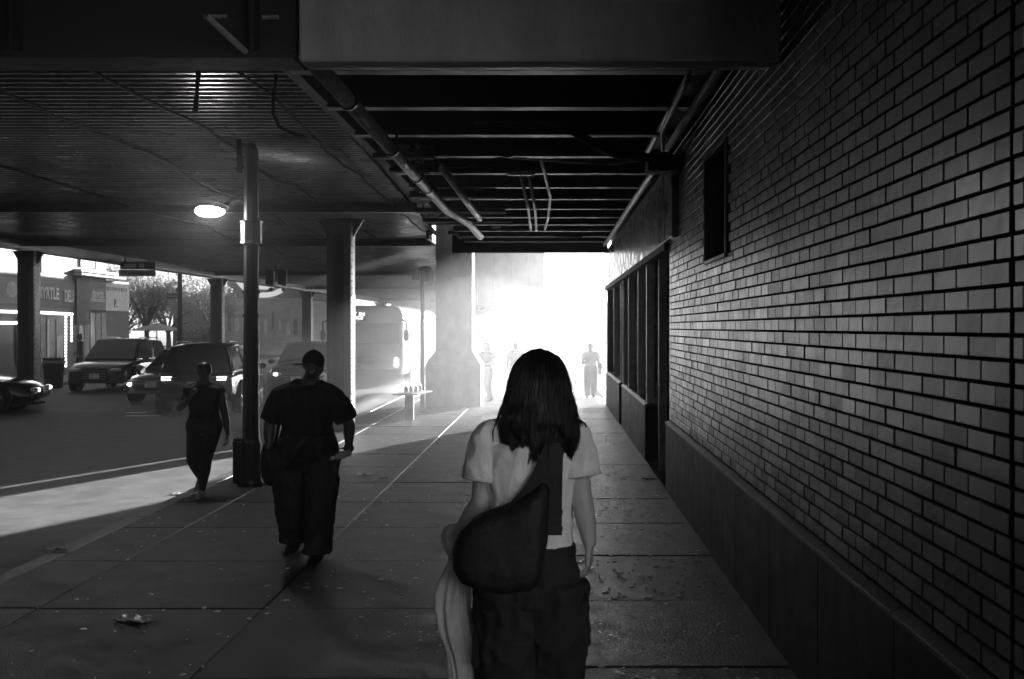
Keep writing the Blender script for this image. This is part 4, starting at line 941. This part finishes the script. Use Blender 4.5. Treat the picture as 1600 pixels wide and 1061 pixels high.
# ---- the woman walking ahead (back view); pixel helper in her own plane
WY = 4.4; WX = (830 - VX) / F * WY
def wp(px, py, y=0.0): return V(((px - 830) / F * (WY + y) + (830 - VX) / F * y, y, CAM_H + (VY - py) / F * (WY + y)))
HW = 1.76
P = dict(sh=(.092, .835), hip=(.048, .50), armR=[wp(909, 778, -.03), wp(921, 846, -.02)], armL=[wp(752, 786, -.02), wp(716, 838, .09)],
         handR=((-.02, .05, -1), (-1, .25, 0), (0.1, 1, 0), (16, 34, 30)), handL=((-.3, .3, -.8), (1, 0, -.2), (0, 1, .2), (55, 60, 45)),
         legL=[(-.10, .06, .47), (-.11, -.14, .10)], legR=[(.095, .10, .47), (.10, .22, .10)], footL=(0, 1, -.35))
woman, whc = person('woman in a pale tee seen from behind with long dark hair', (WX, WY, 0), 0, HW, P,
    dict(skin=M['skin'], shirt=M['tee'], trousers=M['denim'], shoes=M['shoe'], hair=M['hair']), voxel=.0065, fat=(.93, 1), shirt=(.585, 1), sleeve=.62, folds=.018, wide=1.25, female=True, head_off=(.03, 0, .005))
# rolled sleeve cuffs and waistband
for k, (S, E) in dict(L=(V((-P['sh'][0] * HW, 0, P['sh'][1] * HW)), P['armL'][0]), R=(V((P['sh'][0] * HW, 0, P['sh'][1] * HW)), P['armR'][0])).items():
    MB().tube([S.lerp(E, .56), S.lerp(E, .58), S.lerp(E, .66), S.lerp(E, .67)], [.080, .088, .090, .084], 20).build('sleeve_cuff', M['tee'], woman, smooth=True)
wb = MB().loft([ering((0, 0, z * HW), .094 * HW * .93 + .012 + d, .064 * HW + .013 + d, 28) for z, d in ((.570, .010), (.574, .013), (.592, .010), (.595, .006))]).build('waistband', M['denim'], woman, smooth=True)
for s, z in ((1, .86), (-1, .78)):
    pk = MB(); pk.box(-.035, .035, -.075, .075, -.10, .085); o = pk.build('cargo_pocket', M['denim'], woman, bevel=.02, loc=(s * .195, .03, z - .12)); o.rotation_euler = (0, s * R(-4), 0)
br = MB().tube([P['armR'][1] + V((.022 * math.cos(t), .024 * math.sin(t), .012 + .006 * math.cos(t))) * 1.0 + V((0, 0, .0)) for t in [2 * math.pi * k / 20 for k in range(21)]], .004, 6).build('bracelet', M['strap'], woman, smooth=True)
for sx in (1.28,): br.scale = (1, 1, 1)
# hair: a core and a lot of single wavy locks
prof_h = [(545, 840, 5), (549, 842, 18), (556, 843, 29), (570, 843, 39), (590, 843, 46), (615, 843, 51), (645, 843, 57), (670, 844, 62), (690, 846, 61), (705, 850, 54), (716, 856, 44)]
hr = []
for py, cx, hw in prof_h:
    p = wp(cx, py); k = hw / F * WY
    hr.append((p.z, p.x, k, min(.115, k * 1.0) if py < 600 else max(.06, .115 - (py - 600) * .0004)))
hr.sort(key=lambda q: q[0])
def hat(z):
    for a, b in zip(hr, hr[1:]):
        if a[0] <= z <= b[0]:
            t = (z - a[0]) / (b[0] - a[0]); return [a[i] + (b[i] - a[i]) * t for i in range(4)]
    return list(hr[0] if z < hr[0][0] else hr[-1])
hcx = -.015
core = MB().loft([ering((x, hcx - .035 * max(0, min(1, (1.72 - z) / .2)), z), max(.004, rx * .86), max(.004, ry * .84), 24, 2.0) for z, x, rx, ry in hr])
me = remesh(core, .009, 2, .006, (26, 26, 5)); me.materials.append(M['hair']); hair = link('hair', me, woman)
rh = random.Random(21); lk = MB()
ztop = hr[-1][0]
NCL = 64; cl = []
for k in range(NCL): cl.append((-math.pi * 1.1 + math.pi * 1.2 * (k + rh.random()) / NCL, rh.random() * 6.3, rh.uniform(.005, .017), rh.uniform(13, 20), rh.gauss(.0, .024), rh.gauss(0, .09)))
for k in range(4200):
    c0, ph, am, fr, dz, drift = rh.choice(cl); th = c0 + rh.gauss(0, .085); fly = rh.random() < .05
    zs = ztop - .002 - .11 * rh.random() ** 1.6
    ze = 1.40 + dz + rh.gauss(0, .014) + (.05 * max(0, -math.cos(th)) * rh.random()); rr_ = rh.gauss(.93, .025) + (rh.uniform(.03, .10) if fly else 0); p2 = rh.gauss(0, .35)
    pts, rad = [], []; n = 17
    for j in range(n):
        t = j / (n - 1); z = zs + (ze - zs) * t; zz_, x, rx, ry = hat(max(z, hr[0][0] + .035))
        tt = c0 + (th - c0) * (1 - .55 * t) + drift * t; yo = hcx - .035 * max(0, min(1, (1.72 - z) / .2))
        w = am * (t ** 1.3) * math.sin(fr * z * 1.7 + ph + p2 * .4)
        ro = rr_ + .10 * t * noise.noise(V((c0 * 3, z * 7, 2)))
        pts.append(V((x + rx * ro * math.cos(tt) + w, yo + ry * ro * math.sin(tt) + am * t * math.cos(fr * z * 1.6 + ph) - .004 * t, z))); rad.append((.0009 if fly else .0019) * (1 - .8 * t ** 3) if j else .0008)
    lk.tube(pts, rad, 3, False)
for px, py in (((778, 660), (776, 690)), ((904, 655), (912, 668)), ((786, 650), (782, 700))):
    a = wp(*px, -.05); b = wp(*py, -.07)
    for q in range(7):
        o = V((rh.gauss(0, .004), rh.gauss(0, .01), 0)); lk.tube([a + o + V((.02 if a.x < 0 else -.02, 0, .06)), a + o, a.lerp(b, .5) + o * 1.6 + V((-.008 if a.x < 0 else .008, 0, 0)), b + o * 2], [.002, .002, .002, .0008], 3, False)
stuff(lk.build('hair_locks', M['hair'], hair, smooth=True))
# sling bag on her back
bagE = empty('sling_bag', (WX, WY, 0), 0, 'black sling bag worn across the woman\'s back', 'bag')
ol = [(852, 742), (836, 756), (812, 772), (776, 785), (744, 796), (722, 820), (713, 848), (714, 876), (727, 897), (755, 908), (795, 912), (833, 907), (848, 885), (853, 850), (857, 800), (860, 755)]
cen = wp(795, 850)
def ring(sc, y): return [V((cen.x + (wp(*q).x - cen.x) * sc, y, cen.z + (wp(*q).z - cen.z) * sc)) for q in ol]
bb = MB().loft([ring(.80, -.10), ring(.97, -.115), ring(1.0, -.15), ring(.96, -.19), ring(.80, -.22), ring(.45, -.235)])
me = remesh(bb, .008, 5, .006, (10, 10, 9)); me.materials.append(M['bag']); link('bag_body', me, bagE)
def ribbon(pts, w, name, m, par, th=.004):
    pts = [V(p) for p in pts]; rings = []
    for i, p in enumerate(pts):
        d = (pts[min(i + 1, len(pts) - 1)] - pts[max(i - 1, 0)]).normalized(); sd = d.cross(V((0, -1, .25))).normalized(); nn = sd.cross(d).normalized(); ww = w[i] if isinstance(w, list) else w
        rings.append([p + sd * ww + nn * th, p - sd * ww + nn * th, p - sd * ww - nn * th, p + sd * ww - nn * th])
    return MB().loft(rings).build(name, m, par)
ribbon([wp(822, 800, -.168), wp(838, 775, -.168), wp(848, 745, -.158), wp(857, 715, -.150), wp(866, 690, -.135), wp(876, 672, -.09), wp(884, 664, -.02), wp(884, 668, .05), wp(878, 690, .10)], [.07, .06, .042, .032, .03, .03, .03, .03, .03], 'shoulder_strap', M['bag'], bagE)
ribbon([wp(869, 700, -.155), wp(868, 740, -.160), wp(867, 790, -.150), wp(867, 836, -.142)], .027, 'strap_tail', M['strap'], bagE)
for py in (800, 826): p = wp(867, py, -.152); MB().box(-.03, .03, -.006, .006, -.008, .008).build('buckle', M['strap'], bagE, loc=p)
# pale garment carried in her left hand
gl = empty('carried_garment', (WX, WY, 0), 0, 'pale thin garment hanging from the woman\'s left hand', 'garment')
rows = [(818, 716, 8, .10), (824, 706, 13, .11), (838, 702, 15, .115), (856, 706, 14, .115), (872, 712, 11, .11), (884, 711, 14, .11), (900, 709, 20, .11), (925, 706, 25, .105), (950, 705, 27, .10), (985, 712, 27, .10), (1020, 722, 24, .095), (1060, 726, 23, .09), (1110, 728, 25, .09), (1150, 730, 24, .09)]
rg = []; NS = 84; rows2 = []
for (a_, b_) in zip(rows, rows[1:]):
    for q in range(4): rows2.append([a_[i] + (b_[i] - a_[i]) * q / 4 for i in range(4)])
for i, (py, cx, hw, y) in enumerate(rows2):
    c = wp(cx, py, y); k = hw / F * WY; rr_ = []; s_ = min(1, i / 22)
    for j in range(NS):
        t = 2 * math.pi * j / NS
        nz = noise.noise(V((math.cos(t) * 2.2, math.sin(t) * 2.2, py * .012))); cr = abs(noise.noise(V((math.cos(t) * 1.4 + 4, math.sin(t) * 1.4, py * .03))))
        f = .92 + .05 * s_ * math.sin(t * 3 + i * .06 + 4 * nz) + .34 * s_ * noise.noise(V((math.cos(t) * 2.4 + py * .004, math.sin(t) * 2.4, 5 + py * .013))) + .25 * nz + (.35 * (1 - s_)) * (cr - .25)
        rr_.append(V((c.x + k * f * math.cos(t), c.y + k * .8 * f * math.sin(t), c.z + .006 * nz)))
    rg.append(rr_)
MB().loft(rg).build('cloth_folds', M['cloth'], gl, smooth=True)

# ---- the man in black walking towards us
MY = 9.34; MXp = 480
def mp(px, py, y=0.0): Y = MY - y; return V((-((px - VX) / F * Y - (MXp - VX) / F * MY), y, CAM_H + (VY - py) / F * Y))
HM = 1.70
P = dict(sh=(.138, .775), hip=(.066, .49), armL=[mp(546, 664, -.04), mp(545, 700, .06)], armR=[mp(421, 664, -.05), mp(420, 704, .02)],
         handL=((.35, .55, -.6), (1, -.2, .1), (0, 1, .4), (45, 55, 40)), handR=((0, .1, -1), (-1, 0, 0), (0, 1, 0), (35, 45, 35)),
         legL=[(-.145, .16, .45), (-.125, .20, .075)], legR=[(.150, .02, .46), (.160, -.20, .085)], footR=(0, 1, -.3), brim=R(48))
man, mhc = person('heavy-set man in a black tee, cap and wide trousers walking towards us', ((MXp - VX) / F * MY, MY, 0), R(180), HM, P,
    dict(skin=M['skind'], shirt=M['black'], trousers=M['denim2'], shoes=M['black'], hair=M['black']), voxel=.010, fat=(1.32, 1.5), shirt=(.425, 1), sleeve=.80, hairf='cap', head_off=(-.055, .02, .0), wide=1.16, shirt_wide=1.05, folds=.016, shoe_s=1.3)
wt = P['armL'][1]; MB().tube([wt + V((.033 * math.cos(t), .012 * math.sin(t), .030 * math.sin(t))) for t in [2 * math.pi * k / 16 for k in range(17)]], .011, 6).build('wristwatch', M['dark'], man, smooth=True)
bt = empty('water_bottle', mp(533, 712, .15).xyz, 0, 'small clear bottle held in the man\'s hand', 'bottle')
mwb = Matrix.Translation(((MXp - VX) / F * MY, MY, 0)) @ Matrix.Rotation(R(180), 4, 'Z')
bt.location = mwb @ mp(534, 711, .14); bt.rotation_euler = (R(100), R(0), R(-35))
MB().lathe([(.001, -.09), (.026, -.09), (.03, -.08), (.03, .05), (.014, .085), (.013, .10), (.001, .10)], 14).build('body', M['plastic'], bt, smooth=True)
MB().lathe([(.001, .10), (.016, .10), (.016, .118), (.001, .118)], 12).build('bottle_cap', M['white'], bt, smooth=True)
mb_ = empty('shoulder_bag', mwb @ mp(426, 706, -.06), 0, 'black soft bag hanging at the man\'s side', 'bag')
m_ = MB(); m_.loft([ering((0, 0, z), rx, ry, 16) for z, rx, ry in ((-.28, .05, .07), (-.25, .10, .12), (-.12, .115, .14), (0, .095, .12), (.08, .06, .08))])
me = remesh(m_, .01, 3, .008, (9, 9, 6)); me.materials.append(M['bag']); o = link('bag_body', me, mb_); o.rotation_euler = (0, R(-8), 0)
bl = mb_.location; MB().tube([mwb @ mp(a_, b_2, y_) - bl for a_, b_2, y_ in ((430, 695, -.06), (438, 650, .10), (450, 620, .16), (458, 603, .06), (456, 600, -.05))], .014, 6).build('bag_strap', M['bag'], mb_, smooth=True)

# ---- the woman stepping over the kerb on the left
LY = 12.6; LXp = 319
def lpx(px, py, y=0.0): Y = LY - y; return V((-((px - VX) / F * Y - (LXp - VX) / F * LY), y, CAM_H + (VY - py) / F * Y))
HL = 1.50
P = dict(sh=(.118, .79), hip=(.055, .50), armL=[lpx(352, 650, -.03), lpx(356, 678, .03)], armR=[lpx(281, 638, .02), lpx(297, 621, .16)],
         handL=((0, .1, -1), (1, .2, 0), (0, 1, 0)), handR=((-.5, .4, .7), (-.4, -.6, .2), (-.4, .2, .9), (35, 50, 40)),
         legL=[(-.05, .10, .41), (-.015, .12, .07)], legR=[(.09, .14, .43), (.095, -.16, .17)], footR=(0, 1, -.55))
person('woman in a dark sleeveless top and leggings at the kerb', ((LXp - VX) / F * LY, LY, 0), R(180), HL, P,
    dict(skin=M['skind'], shirt=M['black'], trousers=M['denim2'], shoes=M['cloth'], hair=M['hair']), voxel=.009, fat=(1.24, 1.25), shirt=(.50, 1), sleeve=.12, hairf='bun', leggings=True, folds=.004, female=True)

# ---- people in the haze
def far(px, py_foot, H, label, mats, hairf, rz, pose=0, fat=(1, 1), leg=False, sleeve=.5):
    Y = CAM_H * F / (py_foot - VY); s = H
    a = dict(sh=(.112, .795), hip=(.052, .50), armL=[(-.15 * s, -.02, .635 * s), (-.15 * s, .05, .50 * s)], armR=[(.15 * s, -.02, .635 * s), (.16 * s, .06, .50 * s)],
             handL=((0, .1, -1), (1, 0, 0), (0, 1, 0)), handR=((0, .1, -1), (-1, 0, 0), (0, 1, 0)), legL=[(-.06 * s, .08, .27 * s), (-.06 * s, -.06, .05 * s)], legR=[(.06 * s, .06, .27 * s), (.065 * s, .14, .045 * s)])
    if pose == 1: a['armR'] = [(.15 * s, .0, .635 * s), (.07 * s, .2, .66 * s)]; a['handR'] = ((-.5, .5, .3), (0, -.3, 1), (0, .2, 1), (30, 40, 30))
    if pose == 2: a['armL'] = [(-.15 * s, .0, .635 * s), (-.04 * s, .2, .64 * s)]; a['handL'] = ((.5, .5, .2), (0, -.3, 1), (0, .2, 1), (30, 40, 30))
    return person(label, ((px - VX) / F * Y, Y, 0), rz, H, a, mats, voxel=.014, fat=fat, hairf=hairf, leggings=leg, sleeve=sleeve, wide=1.1)
def mt(sk, s, t, sh_, h): return dict(skin=M[sk], shirt=M[s], trousers=M[t], shoes=M[sh_], hair=M[h])
f1, _ = far(923, 620, 1.46, 'man with a slung bag walking towards us by the wall end', mt('skind', 'grey', 'denim2', 'black', 'hair'), 'short', R(178), 1, (1.1, 1.1))
MB().box(-.30, -.2, -.1, .1, .62, .92).build('bag', M['black'], f1, bevel=.03)
far(760, 627, 1.52, 'long-haired woman standing right of the concrete pillar', mt('skin', 'grey', 'cream', 'shoe', 'grey'), 'long', R(150), 2)
far(806, 622, 1.50, 'person in grey walking left of the foreground woman\'s head', mt('skind', 'denim2', 'grey', 'shoe', 'hair'), 'short', R(10), 0, (1.15, 1.1))
far(868, 607, 1.55, 'dark-haired man glimpsed above the foreground woman\'s hair', mt('skind', 'denim2', 'denim2', 'shoe', 'hair'), 'short', R(170), 1, (1.15, 1.1))
far(898, 602, 1.45, 'slim person in pale clothes left of the man with the slung bag', mt('skin', 'cream', 'grey', 'shoe', 'hair'), 'short', R(185), 2)
Yp = 43.0
person('dark-clothed person by the lit marquee shopfront', ((125 - VX) / F * Yp, Yp, 0), R(120), 1.65, dict(sh=(.112, .795), hip=(.052, .50), armL=[(-.24, 0, 1.05), (-.22, .1, .82)], armR=[(.24, 0, 1.05), (.2, .15, .9)], handL=((0, .1, -1), (1, 0, 0), (0, 1, 0)), handR=((0, .3, -1), (-1, 0, 0), (0, 1, 0)), legL=[(-.1, .05, .45), (-.1, 0, .08)], legR=[(.1, .05, .45), (.1, .02, .08)]),
       mt('skind', 'black', 'denim', 'black', 'hair'), voxel=.016, hairf='short', sleeve=1.6)
